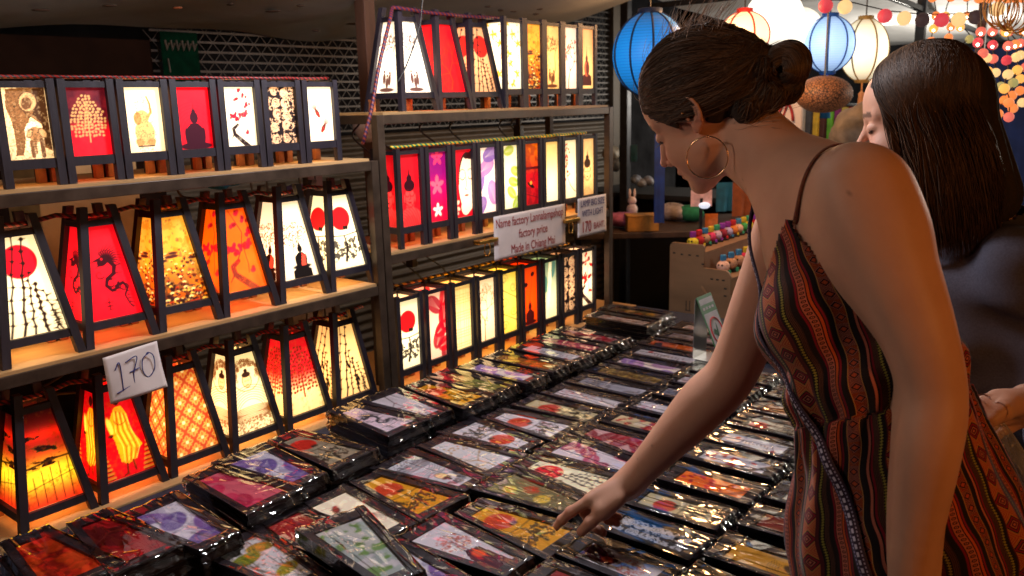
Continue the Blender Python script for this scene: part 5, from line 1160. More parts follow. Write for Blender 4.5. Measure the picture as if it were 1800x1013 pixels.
for i in range(6500):  # from the hairline (forehead, temple, over the ear, nape) back to the knot
    side = 1 if rg.random() < .82 else -1; u = rg.random()
    hlp = [(.93, 0, .42), (.90, .35, .38), (.74, .66, .14), (.42, .92, -.22), (-.05, .98, -.10), (-.35, .88, -.40), (-.58, .60, -.72), (-.66, .0, -.80)]
    x = u*(len(hlp)-1.001); k_ = int(x); f_ = x-k_; d0 = np.array(hlp[k_])*(1-f_)+np.array(hlp[k_+1])*f_; d0[1] *= side
    if rg.random() < .45: d0 = nrm(d0)+A_(-.5, side*rg.random()*.5, .5)*rg.random()*1.2  # shorter ones starting further back
    rf = 1.0+.014*rg.random()+(.05*rg.random()**2+.018*math.sin(x*5+k_))*np.sin(np.linspace(0, math.pi, 12))
    p_ = slerp_path(CC, RR, d0+rg.normal(size=3)*.03, A_(-1., side*rg.random()*.28, -.22+rg.normal()*.12), 12, rf); GS.append(toW(p_))
GS = np.array(GS); dfl = hair_sdf(GS.reshape(-1, 3)).reshape(GS.shape[:2]); Pf, _ = snap(GS.reshape(-1, 3), hair_sdf, .0012, 4); Pf = Pf.reshape(GS.shape); inside = (dfl < .0008) | (dfl > .014)
GS2 = np.where(inside[..., None] & (((GS-HO)@HB.T/HS)[..., 0] < .07)[..., None], Pf, GS); sh = GS.shape
GS2 = GS2+np.cumsum(rg.normal(size=sh)*.0006, 1)
for _ in range(2): GS2[:, 1:-1] = (GS2[:, :-2]+2*GS2[:, 1:-1]+GS2[:, 2:])/4
K2 = []
hv = HM[0]; qv = (hv-HO)@HB.T/HS; bz = np.where((qv[:, 0] < -.070) & (np.abs(qv[:, 1]) < .09))[0]; S0 = hv[rg.choice(bz, 3200)]; pth = [S0]; sw_ = np.where(rg.random(3200) < .5, 1., -1.)[:, None]; tw = rg.normal(size=(3200, 1))*.5
for _ in range(11):
    c_ = pth[-1]; N_ = grad_n(c_, hair_sdf); N_ /= np.linalg.norm(N_, axis=1)[:, None]+1e-9; q_ = (c_-HO)@HB.T/HS-BUN; near = np.linalg.norm(q_, axis=1)[:, None] < .045
    fl_ = np.where(near, np.cross(q_, A_(0, 1, 0)+0*q_)*sw_*18, np.stack([-.6*np.ones(len(q_)), .25*tw[:, 0], .35+.5*tw[:, 0]], 1))@HB; fl_ = fl_-N_*(fl_*N_).sum(1)[:, None]; fl_ /= np.linalg.norm(fl_, axis=1)[:, None]+1e-9
    pth.append(snap(c_+fl_*.0038, hair_sdf, .0012, 2)[0])
K2 = list(np.stack(pth, 1)+rg.normal(size=(3200, 1, 3))*.0010)
for i in range(1500):  # strands coiling round the knot
    a0 = rg.random()*6.28; r0 = rg.uniform(.006, .035); ax_ = rg.normal()*.25; n_ = 12; t_ = np.linspace(0, 1, n_); A0 = a0+t_*rg.uniform(1.6, 3.2); yy = math.sqrt(max(0, .036**2-r0**2))*.98+.003
    K2.append(toW(np.stack([BUN[0]+r0*np.cos(A0)*.95, np.full(n_, yy)*(1 if i % 5 else -1)+.004*np.sin(A0*2+ax_), BUN[2]+r0*np.sin(A0)], 1)))
fl = []
for i in range(200):  # flyaways on the crown and at the nape
    s = rg.random(); base = A_(.07-.19*s, rg.normal()*.03, .06+.065*math.sin(s*2.4)+.0); 
    if i % 4 == 0: base = A_(-.05-.05*rg.random(), .05*rg.random()+.02, -.045-.02*rg.random())
    base = ((snap(toW(base)[None], hair_sdf if i % 4 else w1_noh, .0, 6)[0][0]-HO)@HB.T)/HS
    d = A_(rg.normal()*.6+.1, rg.normal()*.4, .9 if i % 4 else -.6)*rg.uniform(.008, .030); cu = A_(-.03-.02*rg.random(), 0, rg.normal()*.012)
    fl.append(toW(np.array([base+d*t_+cu*t_*t_ for t_ in np.linspace(0, 1, 12)])))
strands('hair_strands', list(GS2)+K2, M['hair'], HR, o1, .00062); strands('loose_hair_strands', fl, hair_mat('backlit_loose_hair', (.14, .09, .06), (.32, .22, .16)), HR, o1, .00030)  # loose strands use a paler hair colour, backlight painted in

# ---------------- second woman, long hair, behind
HO2, HB2 = head_basis(1618, 214, 1.50, -.985, .17, math.radians(6))
o2 = np.array((-.20, 1.60, 0)); W2o = empty('person', o2, 'woman with long loose brown hair and grey jumper, holding a clear plastic bag', 'person')
N2 = at(1700, 420, 1.53); S2n = at(1790, 490, 1.42); S2f = at(1655, 455, 1.72); E2n = at(1905, 800, 1.40); W2n = at(1812, 712, 1.22); T2 = at(1728, 560, 1.56); H2 = at(1745, 900, 1.60)
def h2pts():
    b0 = W2n; k = lambda px, py, t: at(px, py, t)
    return dict(idx=[k(1752, 700, 1.18), k(1727, 706, 1.165), k(1718, 722, 1.162), k(1716, 738, 1.165)], mid=[k(1760, 716, 1.195), k(1733, 728, 1.18), k(1722, 744, 1.178), k(1726, 757, 1.185)],
                rin=[k(1766, 734, 1.21), k(1742, 748, 1.20), k(1730, 760, 1.198), k(1735, 770, 1.205)], pin=[k(1772, 750, 1.225), k(1752, 764, 1.215), k(1742, 773, 1.213), k(1747, 780, 1.22)],
                thb=[k(1775, 708, 1.175), k(1760, 722, 1.155), k(1742, 738, 1.150), k(1728, 748, 1.155)])
HF2 = h2pts()
def w2_sdf(P):
    d = ell(P, T2, (.125, .16, .20)); d = smin(d, cap(P, T2, H2, .13, .15), .05); d = smin(d, cap(P, N2, S2n, .055, .06), .05); d = smin(d, cap(P, N2, S2f, .055, .058), .05)
    nk = HO2+HB2[0]*(-.03)+HB2[2]*(-.06); d = smin(d, cap(P, nk, N2, .052, .056), .03)
    d = smin(d, arm(P, S2n, E2n, W2n, .055, .047, .042, .041, .027, 0), .02); d = smin(d, arm(P, S2f, at(1640, 760, 1.78), A_(-.30, 1.80, .72), .054, .046, .04, .04, .026, 0), .02); return d
w2_all = lambda P: smin(smin(w2_sdf(P), head_sdf(P, HO2, HB2), .02), hand_sdf(P, HF2, W2n, E2n), .012)
ih2 = lambda c, r=.150: np.linalg.norm(c-HO2, axis=-1) < r
in2 = lambda c, r=.115: np.linalg.norm(c-W2n, axis=-1) < r
lo = np.minimum.reduce([T2, H2, N2, S2n, S2f, E2n, W2n, HO2])-.24; hi = np.maximum.reduce([T2, H2, N2, S2n, S2f, E2n, W2n, HO2])+.24
B2_ = surf(w2_all, lo, hi, .0085, lambda c: ~ih2(c, .138) & ~in2(c, .102)); B3_ = surf(w2_all, HO2-.17, HO2+.17, .0032, ih2); B4_ = surf(w2_all, W2n-.13, W2n+.13, .0024, in2)
def legs2(P):
    d = 9.
    for y in (1.52, 1.74): d = np.minimum(d, smin(cap(P, (-.19, 1.63+(y-1.52)*.6, .76), (-.16, y, .10), .080, .045), cap(P, (-.16, y, .045), (-.30, y-.02, .03), .04, .03), .03))
    return d
L2_ = surf(legs2, (-.36, 1.38, -.01), (-.02, 1.86, .96), .011)
vv = np.concatenate([B2_[0], B3_[0], B4_[0], L2_[0]]); tn = np.zeros((len(vv), 3)); m_ = ih2(vv); tn[m_] = head_tone(vv[m_], HO2, HB2)
npmesh('body', [B2_, B3_, B4_, L2_], M['skin'], W2o, col=tn, off=o2)
def sweater(P):
    d = ell(P, T2, (.14, .175, .215)); d = smin(d, cap(P, T2, H2, .145, .165), .05); d = smin(d, cap(P, N2-A_(0, 0, .03), S2n, .062, .072), .05); d = smin(d, cap(P, N2-A_(0, 0, .03), S2f, .062, .07), .05)
    m = (S2n+E2n)/2; a_ = smin(cap(P, S2n, m, .072, .064), cap(P, m, E2n, .064, .058), .03); a_ = smin(a_, cap(P, E2n, E2n+(W2n-E2n)*.35, .058, .054), .03); a2_ = cap(P, S2f, at(1640, 760, 1.78), .068, .055)
    d = smin(d, a_, .03); d = smin(d, a2_, .03); fd = .006*np.sin(P[..., 2]*38+P[..., 0]*30+3*np.sin(P[..., 1]*14))+.004*np.sin(P[..., 2]*75-P[..., 1]*60); return d+fd*np.exp(-np.abs(d)/.05)
SW = surf(sweater, lo, hi, .0075, lambda c: (c[:, 2] > .86) & (np.linalg.norm(c-N2-A_(0, 0, .05), axis=1) > .085))
g = G('grey_knit'); n_ = g.noise(g.coord(), 300., 2., .6); g.set(col=g.ramp(n_, [(.3, (.070, .068, .092)), (.7, (.098, .095, .125))]), rough=.95, spec=.05); g.bump(n_, .15, .001); M['knit'] = g.m
sw = npmesh('jumper', [SW], M['knit'], W2o, off=o2)
TR = surf(lambda P: np.minimum(smin(cap(P, H2, A_(-.16, 1.52, .2), .172, .09), cap(P, H2, A_(-.16, 1.74, .2), .172, .09), .02), 9), (-.42, 1.3, .08), (.14, 1.98, 1.1), .012, lambda c: (c[:, 2] < .885) & (c[:, 2] > .12))
npmesh('trousers', [TR], simple('black_denim', (.012, .012, .016), .8, 80, .4, bump=.3), W2o, off=o2)
def hair2(P):
    q = (P-HO2)@HB2.T; d = ell(q, (-.016, 0, .038), (.1035, .0835, .096)); fr = -((q[..., 0]-.074)*-.80+(q[..., 2]-.075)*.35)
    d = np.maximum(d, fr); fall = cap(q, (-.035, 0, .02), (-.085, .0, -.14), .078, .062); fall = np.maximum(fall, q[..., 0]-.028-.0*q[..., 2]); fall = smin(fall, cap(q, (-.03, .052, -.02), (-.050, .056, -.14), .032, .028), .03)
    d = smin(d, fall, .02); return d+.0022*np.sin(q[..., 1]*190+q[..., 0]*150)*np.clip(.12-q[..., 2], 0, .1)*10
H2M = surf(hair2, HO2-.36, HO2+.2, .0045); HR2 = npmesh('hair', [H2M], M['hairmass'], W2o, off=o2)
rg = np.random.default_rng(8); g2 = []
dn2 = HB2@A_(0, 0, -1)
for i in range(7000):
    side = 1 if rg.random() < .8 else -1; x1 = 1-1.95*rg.random()**.8
    d0 = nrm(A_(rg.uniform(-.55, .80), side*.02, 1.)); d1 = nrm(A_(x1*.80-.02, side*(1.05-.35*abs(x1)), -.15-.35*rg.random()))
    if x1 > .55: d0 = nrm(A_(.62, side*.02, .80)); d1 = nrm(A_(.64, side*.80, -.05))
    p_ = slerp_path(A_(-.016, 0, .038), A_(.1055, .0855, .098), d0, d1, 12, 1.0+.035*rg.random())
    ln = rg.uniform(.14, .26)-.04*(x1 > .4); f_ = p_[-1]; wv = rg.normal()*.0022
    tail = [f_+dn2*ln*t_+A_(-.055*t_-.02*t_*(1-t_), side*.010*math.sin(t_*3), 0)*1.+A_(wv*math.sin(t_*6+i), wv*math.sin(t_*5+2*i), 0) for t_ in np.linspace(.07, 1, 12)]
    g2.append(HO2+np.concatenate([p_, tail])@HB2)
G2 = np.array(g2)
for _ in range(2): G2[:, 1:-1] = (G2[:, :-2]+2*G2[:, 1:-1]+G2[:, 2:])/4
strands('hair_strands', G2, M['hair2'], HR2, o2, .0008)
# the bag in her hand
g = G('clear_plastic'); n_ = g.noise(g.coord(), 30., 3., .6); b_ = g.n('ShaderNodeBump'); b_.inputs['Strength'].default_value = .8; b_.inputs['Distance'].default_value = .006; g.put(b_.inputs['Height'], n_)
tr = g.n('ShaderNodeBsdfTransparent'); tr.inputs[0].default_value = (.86, .86, .9, 1); gl = g.n('ShaderNodeBsdfPrincipled'); gl.inputs['Base Color'].default_value = (.6, .6, .65, 1); gl.inputs['Roughness'].default_value = .25; g.put(gl.inputs['Normal'], b_.outputs[0])
mx = g.n('ShaderNodeMixShader'); fz = g.n('ShaderNodeLayerWeight'); fz.inputs[0].default_value = .35; g.put(fz.inputs['Normal'], b_.outputs[0]); g.put(mx.inputs[0], g.math('MULTIPLY_ADD', fz.outputs[1], .8, .10, clamp=True)); g.t.links.new(tr.outputs[0], mx.inputs[1]); g.t.links.new(gl.outputs[0], mx.inputs[2]); g.t.links.new(mx.outputs[0], g.out.inputs[0]); M['bag'] = g.m
hb = at(1722, 745, 1.17); V = []; nn, mmv = 40, 26
for j in range(mmv):
    s = j/(mmv-1); zc = hb+A_(.02*s, .0, .035-.26*s); r_ = .012+.095*min(1, max(0, s-.06)*1.9)**.8*(1 if s < .9 else 1-.3*(s-.9)/.1)
    for k in range(nn):
        a_ = 2*math.pi*k/nn; w = 1+.16*math.sin(a_*5+s*3)+.10*math.sin(a_*11-s*6); V.append(zc+A_(math.cos(a_)*r_*w*.75, math.sin(a_)*r_*w*.55, .006*math.sin(a_*3)))
V = np.array(V); F = [(j*nn+k, j*nn+(k+1) % nn, (j+1)*nn+(k+1) % nn, (j+1)*nn+k) for j in range(mmv-1) for k in range(nn)]
tag(MB().add(V, F).build('plastic_bag', M['bag'], None, True), 'clear crumpled plastic bag hanging from a hand at the right', 'bag')
# ------------------------------------------------------------------ behind the stall
b = MB(); b.box((-3.02, -.6, 0), (-2.99, 1.665, 1.80))
tag(b.build('wall_panel', simple('brown_board', (.016, .007, .004), .7, 6, .4), bevel=.004), 'dark brown board wall behind the near rack', 'wall')
b = MB(); b.box((-3.46, -.6, 0), (-3.42, 6.5, 2.7)); tag(b.build('back_wall', simple('dark_plaster', (.020, .020, .022), .8, 5, .5)), 'dark wall seen through the shutter grille', 'wall')
# corrugated lower shutter
sh_ = empty('roller_shutter', (-3.0, 3.2, 0), 'roller shutter with a steel link grille above tan slats, behind the racks', 'shutter')
M['slat'] = simple('tan_slat', (.085, .065, .045), .5, 20, .2, metal=.2); M['link'] = simple('pale_steel_link', (.075, .06, .05), .4, 30, .3, metal=.3)
z = np.linspace(.02, 1.42, 141); V = [(-3.0+.010*math.sin(q*2*math.pi/.045), y, q) for q in z for y in (1.67, 4.78)]
rel(MB().add(V, [(2*i, 2*i+1, 2*i+3, 2*i+2) for i in range(140)]), sh_).build('slat_curtain', M['slat'], sh_, True)
b = MB(); y = np.arange(1.68, 4.78, .062)
for k, zz in enumerate(np.arange(1.44, 2.12, .036)): b.bar((-3.0, 1.67, zz), (-3.0, 4.78, zz), .006, .008)
rel(b, sh_).build('grille_bar', M['link'], sh_)
b = MB()
for k, zz in enumerate(np.arange(1.44, 2.12, .036)):
    for i, yy in enumerate(y): q = .031*(k % 2); b.bar((-3.004, yy+q, zz), (-3.004, yy+.031+q, zz+.036), .0024, .0024, (1, 0, 0)); b.bar((-3.004, yy+q, zz), (-3.004, yy-.031+q, zz+.036), .0024, .0024, (1, 0, 0))
rel(b, sh_).build('grille_link', M['link'], sh_)
b = MB(); b.box((-3.04, 4.78, 0), (-2.97, 4.86, 2.4)); rel(b, sh_).build('guide_rail', M['slat'], sh_)
sg = empty('wall_sign', (-2.965, 1.765, 1.735), 'small green sign with white writing hanging left of the grille', 'sign'); sheet('sign_board', .15, .19, simple('green_plastic', (.001, .018, .008), .35), sg, .002)
for k in range(6): b = MB().tube([(.006, -.06+.022*k, .065), (.006, -.055+.022*k, .03), (.006, -.045+.022*k, .055)], .004, 5); b.build('lettering', M['slat'], sg)
b = MB().tube([(.006, -.055, -.0), (.006, -.052, -.05)], .003, 5); b.build('lettering', M['slat'], sg)
# things stowed behind the near rack
def crumpled(name, c, r, sc, mat, lb, cat, seed, amp=.25):
    rg = np.random.default_rng(seed); mb = MB().sphere((0, 0, 0), r, 28, 18, sc); v = mb.v[0]; n = fnoise(v[:, 0]*.7+v[:, 2]*.4+5, v[:, 1]+v[:, 2]*.6+3, 1.6/r, seed)-.5; mb.v[0] = v*(1+amp*2*n[:, None]); o = mb.build(name, mat, None, True); o.location = c; return tag(o, lb, cat)
crumpled('cloth_bundle', (-2.35, 1.78, 1.20), .10, (1, 1.2, .9), simple('purple_fleece', (.10, .06, .15), .9, 60, .4), 'purple fleece bundle stowed behind the racks', 'cloth', 3)
crumpled('plastic_bag', (-2.3, 1.46, 1.34), .045, (1, 1.6, .6), simple('blue_plastic', (.02, .16, .34), .4), 'blue plastic bag behind the small box lamps', 'bag', 5)
crumpled('plastic_bag', (-2.25, 2.02, 1.475), .05, (.8, 1.3, 1.), simple('white_plastic', (.4, .34, .33), .35), 'white plastic bag hanging under the top shelf of the far rack', 'bag', 6)
crumpled('plastic_bag', (-2.2, 2.10, 1.08), .075, (.8, 1.6, .8), simple('grey_plastic', (.13, .13, .14), .3), 'grey plastic bag stuffed behind the lower box lamps', 'bag', 7)
crumpled('plastic_bag', (-2.2, 1.62, .97), .10, (.8, 1.0, 1.0), simple('milky_plastic', (.24, .2, .2), .4), 'milky plastic bag behind the lowest tapered lamps', 'bag', 8)
b = MB(); b.box((-2.5, .93, .9), (-2.3, 1.20, 1.42)); b.box((-2.51, .925, 1.42), (-2.29, 1.205, 1.428)); tag(b.build('cardboard_box', simple('cardboard', (.36, .22, .09), .8, 12, .2), bevel=.006), 'upright cardboard box behind the near rack', 'box')
b = MB(); b.bar((-2.3, 2.08, 0), (-2.3, 2.08, 2.2), .05, .05, (0, 1, 0)); tag(b.build('timber_pole', simple('brown_timber', (.11, .05, .03), .6, 20, .4, stretch=(1, 1, .1)), bevel=.003), 'brown timber pole behind the far rack holding up the awning', 'pole')
# awning over the stall: sagging sheet with litter on top showing through
def awn(x0, x1, y0, y1, z, mat, name, lb, seed, amp=.035, nu=60, nv=50):
    V = []; 
    for i in range(nu+1):
        for j in range(nv+1):
            u = i/nu; v = j/nv; x = x0+(x1-x0)*u; y = y0+(y1-y0)*v; V.append((x, y, z(x, y)-amp*math.sin(math.pi*((u*2) % 1))*math.sin(math.pi*((v*3) % 1))+.015*math.sin(x*3+y*5+seed)+.008*math.sin(9*y-7*x)))
    return tag(MB().add(V, [(i*(nv+1)+j, i*(nv+1)+j+1, (i+1)*(nv+1)+j+1, (i+1)*(nv+1)+j) for i in range(nu) for j in range(nv)]).build(name, mat, None, True), lb, 'awning')
g = G('grey_tarpaulin'); cn = g.coord(); v1 = g.noise(cn, 3., 4., .6); g.set(col=g.ramp(v1, [(.3, (.19, .19, .17)), (.7, (.27, .27, .245))]), rough=.75); g.bump(g.noise(cn, 12, 4.), .3, .01); M['tarp'] = g.m
zt_ = lambda x, y: 1.815+.125*(x+2.98)*1.15+.012*y
awn(-2.98, -.6, -.3, 3.55, zt_, M['tarp'], 'awning', 'sagging grey tarpaulin awning over the lamp stall with dead leaves caught on it', 2)
M['leaf'] = simple('dead_leaf', (.055, .030, .018), .8, 20, .5); rg = np.random.default_rng(14)
for k, (px, py, l, a, c) in enumerate([(72, 18, 26, .1, 0), (192, 10, 22, .05, 0), (312, 14, 16, .0, 1), (405, 8, 20, -.5, 0), (480, 20, 30, -.5, 0), (528, 10, 12, -.3, 0), (625, 42, 30, -.2, 0), (555, 54, 12, 0, 0), (858, 12, 10, -.2, 0), (880, 18, 9, -.1, 0), (902, 20, 12, -.3, 0), (948, 16, 12, -.3, 0), (942, 25, 9, -.2, 0)]):
    r0 = at(px, py, 1)-CAM
    t_ = .5
    for _ in range(60):
        p = CAM+r0*t_
        if p[2] > zt_(p[0], p[1])-.04: break
        t_ += .05
    p = CAM+r0*(t_-.02); w = l/1482.9*t_; m = MB().sphere((0, 0, 0), 1, 10, 6, (w*.62, w*.30, .004)); o = m.build('dead_leaf', M['leaf'] if not c else simple('orange_leaf', (.32, .09, .03), .8), None, True); o.location = p; o.rotation_euler[2] = _yw+a+rg.normal()*.15; tag(o, ['large', 'second', 'orange', 'fourth', 'long', 'sixth', 'longest', 'small', 'ninth', 'tenth', 'eleventh', 'twelfth', 'last'][k]+' dead leaf lying on the tarpaulin awning', 'leaf', 'leaves caught on the awning')

# ------------------------------------------------------------------ neighbouring stalls
b = MB()
for x, y, h in ((-2.62, 4.35, 2.5), (-1.30, 5.4, 2.6), (.95, 4.9, 2.6)): b.bar((x, y, 0), (x, y, h), .05, .05, (0, 1, 0)); 
M['dark_steel'] = simple('dark_steel', (.03, .03, .035), .4, 30, .3, metal=.5)
for k, (x, y, h) in enumerate(((-2.62, 4.35, 2.5), (-1.30, 5.4, 2.6))):
    b = MB(); b.bar((x, y, 0), (x, y, h), .05, .05, (0, 1, 0)); tag(b.build('tent_pole', M['dark_steel'], bevel=.004), ['dark steel tent pole just beyond the far rack', 'dark steel tent pole behind the first blue lantern'][k], 'pole')
g = G('white_tent_cloth'); cn = g.coord(); v1 = g.noise(cn, 2.5, 4., .6); g.set(col=g.ramp(v1, [(.3, (.50, .49, .47)), (.7, (.66, .65, .63))]), rough=.8, sheen=.1); g.bump(g.noise(cn, 5, 3.), .4, .03); M['tent'] = g.m
awn(-2.55, 4.2, 3.62, 8.4, lambda x, y: 2.16-.035*(y-3.6)+.012*x, M['tent'], 'tent_roof', 'white tent roof over the lantern stall', 5, .06)
for k, (a_, b_) in enumerate([((-2.5, 4.4, 2.06), (4., 4.4, 2.10)), ((-1.3, 3.7, 2.06), (-1.3, 8.3, 1.92)), ((.6, 3.7, 2.08), (2.2, 8.3, 1.96))]):
    tag(MB().bar(a_, b_, .03, .03).build('tent_bar', M['dark_steel'], bevel=.003), ['dark roof bar running across the lantern stall', 'dark roof bar above the first blue lantern', 'dark roof bar over the cotton ball lights'][k], 'bar')
M['blacks'] = simple('black_curtain', (.010, .010, .013), .9, 6, .4)
V = cloth_strip([(-3.4, 8.6), (4.2, 8.6)], 0, 2.9, .12, 200, 8, 9); tag(V.build('night_curtain', M['blacks'], None, True), 'black backdrop cloth at the far end of the market lane', 'curtain')

def lantern(px, py, t, rx, rz, shell, rib, label, nr=8, cap_=True, tassel=None, e=0., lc=(1, 1, 1), bulge=1.):
    p = at(px, py, t); o = empty('paper_lantern', p, label, 'lantern', 'lanterns hung from the tent roof'); n = 15
    prof = [(max(.30*rx, rx*math.sin(math.pi*(.08+.84*i/n))**bulge) if cap_ else max(.002, rx*math.sin(math.pi*i/n)), rz*math.cos(math.pi*((.08+.84*i/n) if cap_ else i/n))) for i in range(n+1)]
    MB().lathe((0, 0, 0), prof, 32).build('shade', shell, o, True)
    if rib:
        for k in range(nr):
            a_ = 2*math.pi*k/nr+.3; MB().tube([(r_*1.012*math.cos(a_), r_*1.012*math.sin(a_), z_) for r_, z_ in prof], .0045, 5).build('rib', rib, o, True)
    if cap_:
        zt = prof[0][1]; MB().lathe((0, 0, 0), [(.33*rx, zt-.004), (.33*rx, zt+.016), (.28*rx, zt+.018)], 24).build('collar', rib or M['cable'], o, True); MB().lathe((0, 0, 0), [(.28*rx, -zt-.014), (.33*rx, -zt-.010), (.33*rx, -zt+.004)], 24).build('collar', rib or M['cable'], o, True)
    MB().tube([(0, 0, rz*.8), (0, 0, min(2.25, 9)-p[2])], .004, 5).build('cord', M['cable'], o)
    if tassel:
        MB().tube([(0, 0, -rz), (0, 0, -rz-.05)], .004, 6).build('tassel_cord', tassel, o); v = MB().lathe((0, 0, -rz-.05), [(.004, 0), (.016, -.012), (.014, -.03), (.02, -.09), (.026, -.17), (.002, -.172)], 14); v.build('tassel', tassel, o, True)
    return o
def shellm(name, c, s, ribs=0., sample=True):
    g = G(name); cn = g.coord(); sx = g.n('ShaderNodeSeparateXYZ'); g.put(sx.inputs[0], cn); w = g.math('PINGPONG', g.math('MULTIPLY', sx.outputs[2], 90.), .5); n = g.noise(g.mapping(cn, (30, 30, 60)), 1.5, 2.)
    f = g.math('MULTIPLY', g.math('GREATER_THAN', w, .30), ribs); cc = g.mix(f, tuple(c), tuple(np.array(c)*.35)); cc = g.mix(g.math('MULTIPLY', n, .3), cc, tuple(np.array(c)*.6))
    fw_ = g.n('ShaderNodeLayerWeight'); fw_.inputs[0].default_value = .5
    zz_ = g.math('MULTIPLY', sx.outputs[2], 7.); g.set(col=tuple(np.array(c)*.7), rough=.5, emit=cc, es=g.math('MULTIPLY', g.math('MAXIMUM', g.math('SUBTRACT', 1.35, g.math('MULTIPLY', zz_, zz_)), .35), s))
    if not sample: g.m.cycles.emission_sampling = 'NONE'
    return g.m
blue = L(30, 120, 210); navy = simple('navy_paint', (.004, .02, .07), .5); ltan = simple('gold_trim', (.45, .27, .07), .5); bl_t = simple('blue_silk', (.01, .16, .42), .6, 60, .4, stretch=(1, 1, .1)); or_t = simple('orange_silk', (.75, .30, .10), .6, 60, .4, stretch=(1, 1, .1))
lantern(1142, 96, 3.30, .144, .160, shellm('blue_lantern_shade', L(24, 128, 212), .85, .62), navy, 'large blue ribbed lantern hanging nearest, left of the first woman', 10)
lantern(1308, 62, 3.75, .108, .100, shellm('warm_lantern_shade', (1., .74, .40), 1.35), simple('red_trim', (.5, .02, .02), .5), 'glowing warm round lantern with a red top just above the first woman', 6)
lantern(1361, 32, 3.9, .132, .132, shellm('white_ball_shade', (1., .94, .80), 1.5), None, 'largest glowing white ball lantern at the top edge', cap_=False)
lantern(1404, 56, 4.2, .118, .118, shellm('second_white_ball', (1., .90, .72), 1.25), None, 'glowing white ball lantern half behind the largest one', cap_=False)
lantern(1457, 78, 4.1, .118, .132, shellm('pale_blue_shade', L(165, 205, 255), 1.05, .4), simple('blue_rib', (.01, .09, .42), .5), 'pale blue glowing lantern with dark blue ribs and a blue tassel', 8, tassel=bl_t)
lantern(1519, 88, 4.2, .112, .150, shellm('cream_silk_shade', (1., .86, .58), 1.35, .2), ltan, 'cream silk lantern with gold trim and a long orange tassel', 6, tassel=or_t)
g = G('woven_rattan'); cn = g.coord(); vo = g.n('ShaderNodeTexVoronoi', feature='DISTANCE_TO_EDGE'); g.put(vo.inputs['Vector'], cn); vo.inputs['Scale'].default_value = 95.; f = g.math('GREATER_THAN', vo.outputs[0], .10)
g.set(col=g.mix(f, (.03, .014, .010), (.26, .11, .05)), rough=.6, emit=g.mix(f, (.10, .03, .012), (.4, .14, .05)), es=.12); g.bump(f, .6, .006)
lantern(1448, 166, 3.6, .118, .078, g.m, None, 'oval lamp shade woven from brown rattan hanging under the blue lantern', cap_=False)
for px, py, t_ in ((1361, 32, 3.9), (1404, 56, 4.2), (1519, 88, 4.2)): pass
# cotton ball light strings
CB = {k: glow('cotton_'+k, c, s, False) for k, c, s in (('red', L(225, 30, 50), .8), ('cream', L(255, 206, 130), .95), ('brown', L(60, 20, 16), .35), ('orange', L(250, 130, 34), .95), ('coral', L(240, 100, 74), .85), ('olive', L(180, 170, 90), .7), ('yellow', L(255, 180, 64), 1.0))}
tiny = glow('tiny_bulb', (1., .8, .5), 12., False)
def ball_string(name_pts, label, cols, r=.026, wire=None, group=None):
    P = np.array(name_pts); o = empty('light_string', P[0], label, 'light string', group); w = catmull(P, 6)-P[0]
    MB().tube(w, .0022, 5).build('wire', wire or M['cable'], o)
    for p, c in zip(P, cols):
        b = MB().sphere(p-P[0]-A_(0, 0, r*.8), r, 16, 10); b.build('cotton_ball', CB[c], o, True)
    return o
ball_string([at(*q) for q in ((1452, 0, 3.1), (1486, 2, 3.1), (1556, 18, 3.1), (1590, 22, 3.1), (1622, 25, 3.1), (1656, 25, 3.1), (1686, 24, 3.1), (1716, 20, 3.1), (1754, 6, 3.1))], 'string of red, cream and dark cotton balls stretched along the tent edge', ['red', 'cream', 'red', 'cream', 'brown', 'red', 'cream', 'brown', 'cream'])
rg = np.random.default_rng(17); gs_ = 'light strings hanging in a curtain at the right'
cols_ = [['orange', 'yellow', 'orange', 'cream'], ['yellow', 'orange', 'orange', 'cream', 'orange'], ['orange', 'yellow', 'olive', 'orange', 'cream'], ['coral', 'red', 'coral', 'cream', 'yellow', 'orange'], ['coral', 'red', 'cream', 'yellow', 'orange', 'orange', 'orange'], ['orange', 'coral', 'coral', 'cream', 'olive', 'orange', 'orange'], ['yellow', 'coral', 'red', 'cream', 'yellow', 'orange', 'coral'], ['coral', 'orange', 'cream', 'yellow', 'olive', 'orange', 'orange'], ['orange', 'coral', 'cream', 'coral', 'yellow', 'orange', 'cream']]
xs_ = [1640, 1672, 1700, 1722, 1740, 1757, 1772, 1786, 1798]
lbs = ['leftmost string of orange balls with a star shape at the tent edge', 'second string of orange and yellow balls from the left', 'string with an olive ball above the grey-clad woman', 'string of coral and red balls next to the brown pole', 'longest string of mixed red and cream balls', 'string of coral balls with one olive ball low down', 'string of yellow to coral balls behind the pole', 'string of orange balls near the right edge', 'rightmost string of cream and coral balls']
for i, (x, cc) in enumerate(zip(xs_, cols_)):
    y0 = -10; y1 = [95, 105, 110, 150, 195, 200, 205, 190, 180][i]; t_ = 2.9+.12*(i % 3)+.4*(i < 3)
    ys = np.linspace(28 if i < 3 else 55, y1, len(cc)); pts = [at(x+rg.normal()*5, y-6, t_) for y in ys]; pts = [at(x, y0, t_)]+pts
    o = ball_string(pts, lbs[i], ['orange']+cc, .0170, M['cable'], gs_)
    for p in pts[1:3]: MB().sphere(p-pts[0]-A_(0, 0, .02)-nrm(p-CAM)*.026, .005, 8, 6).build('bulb', tiny, o, True)
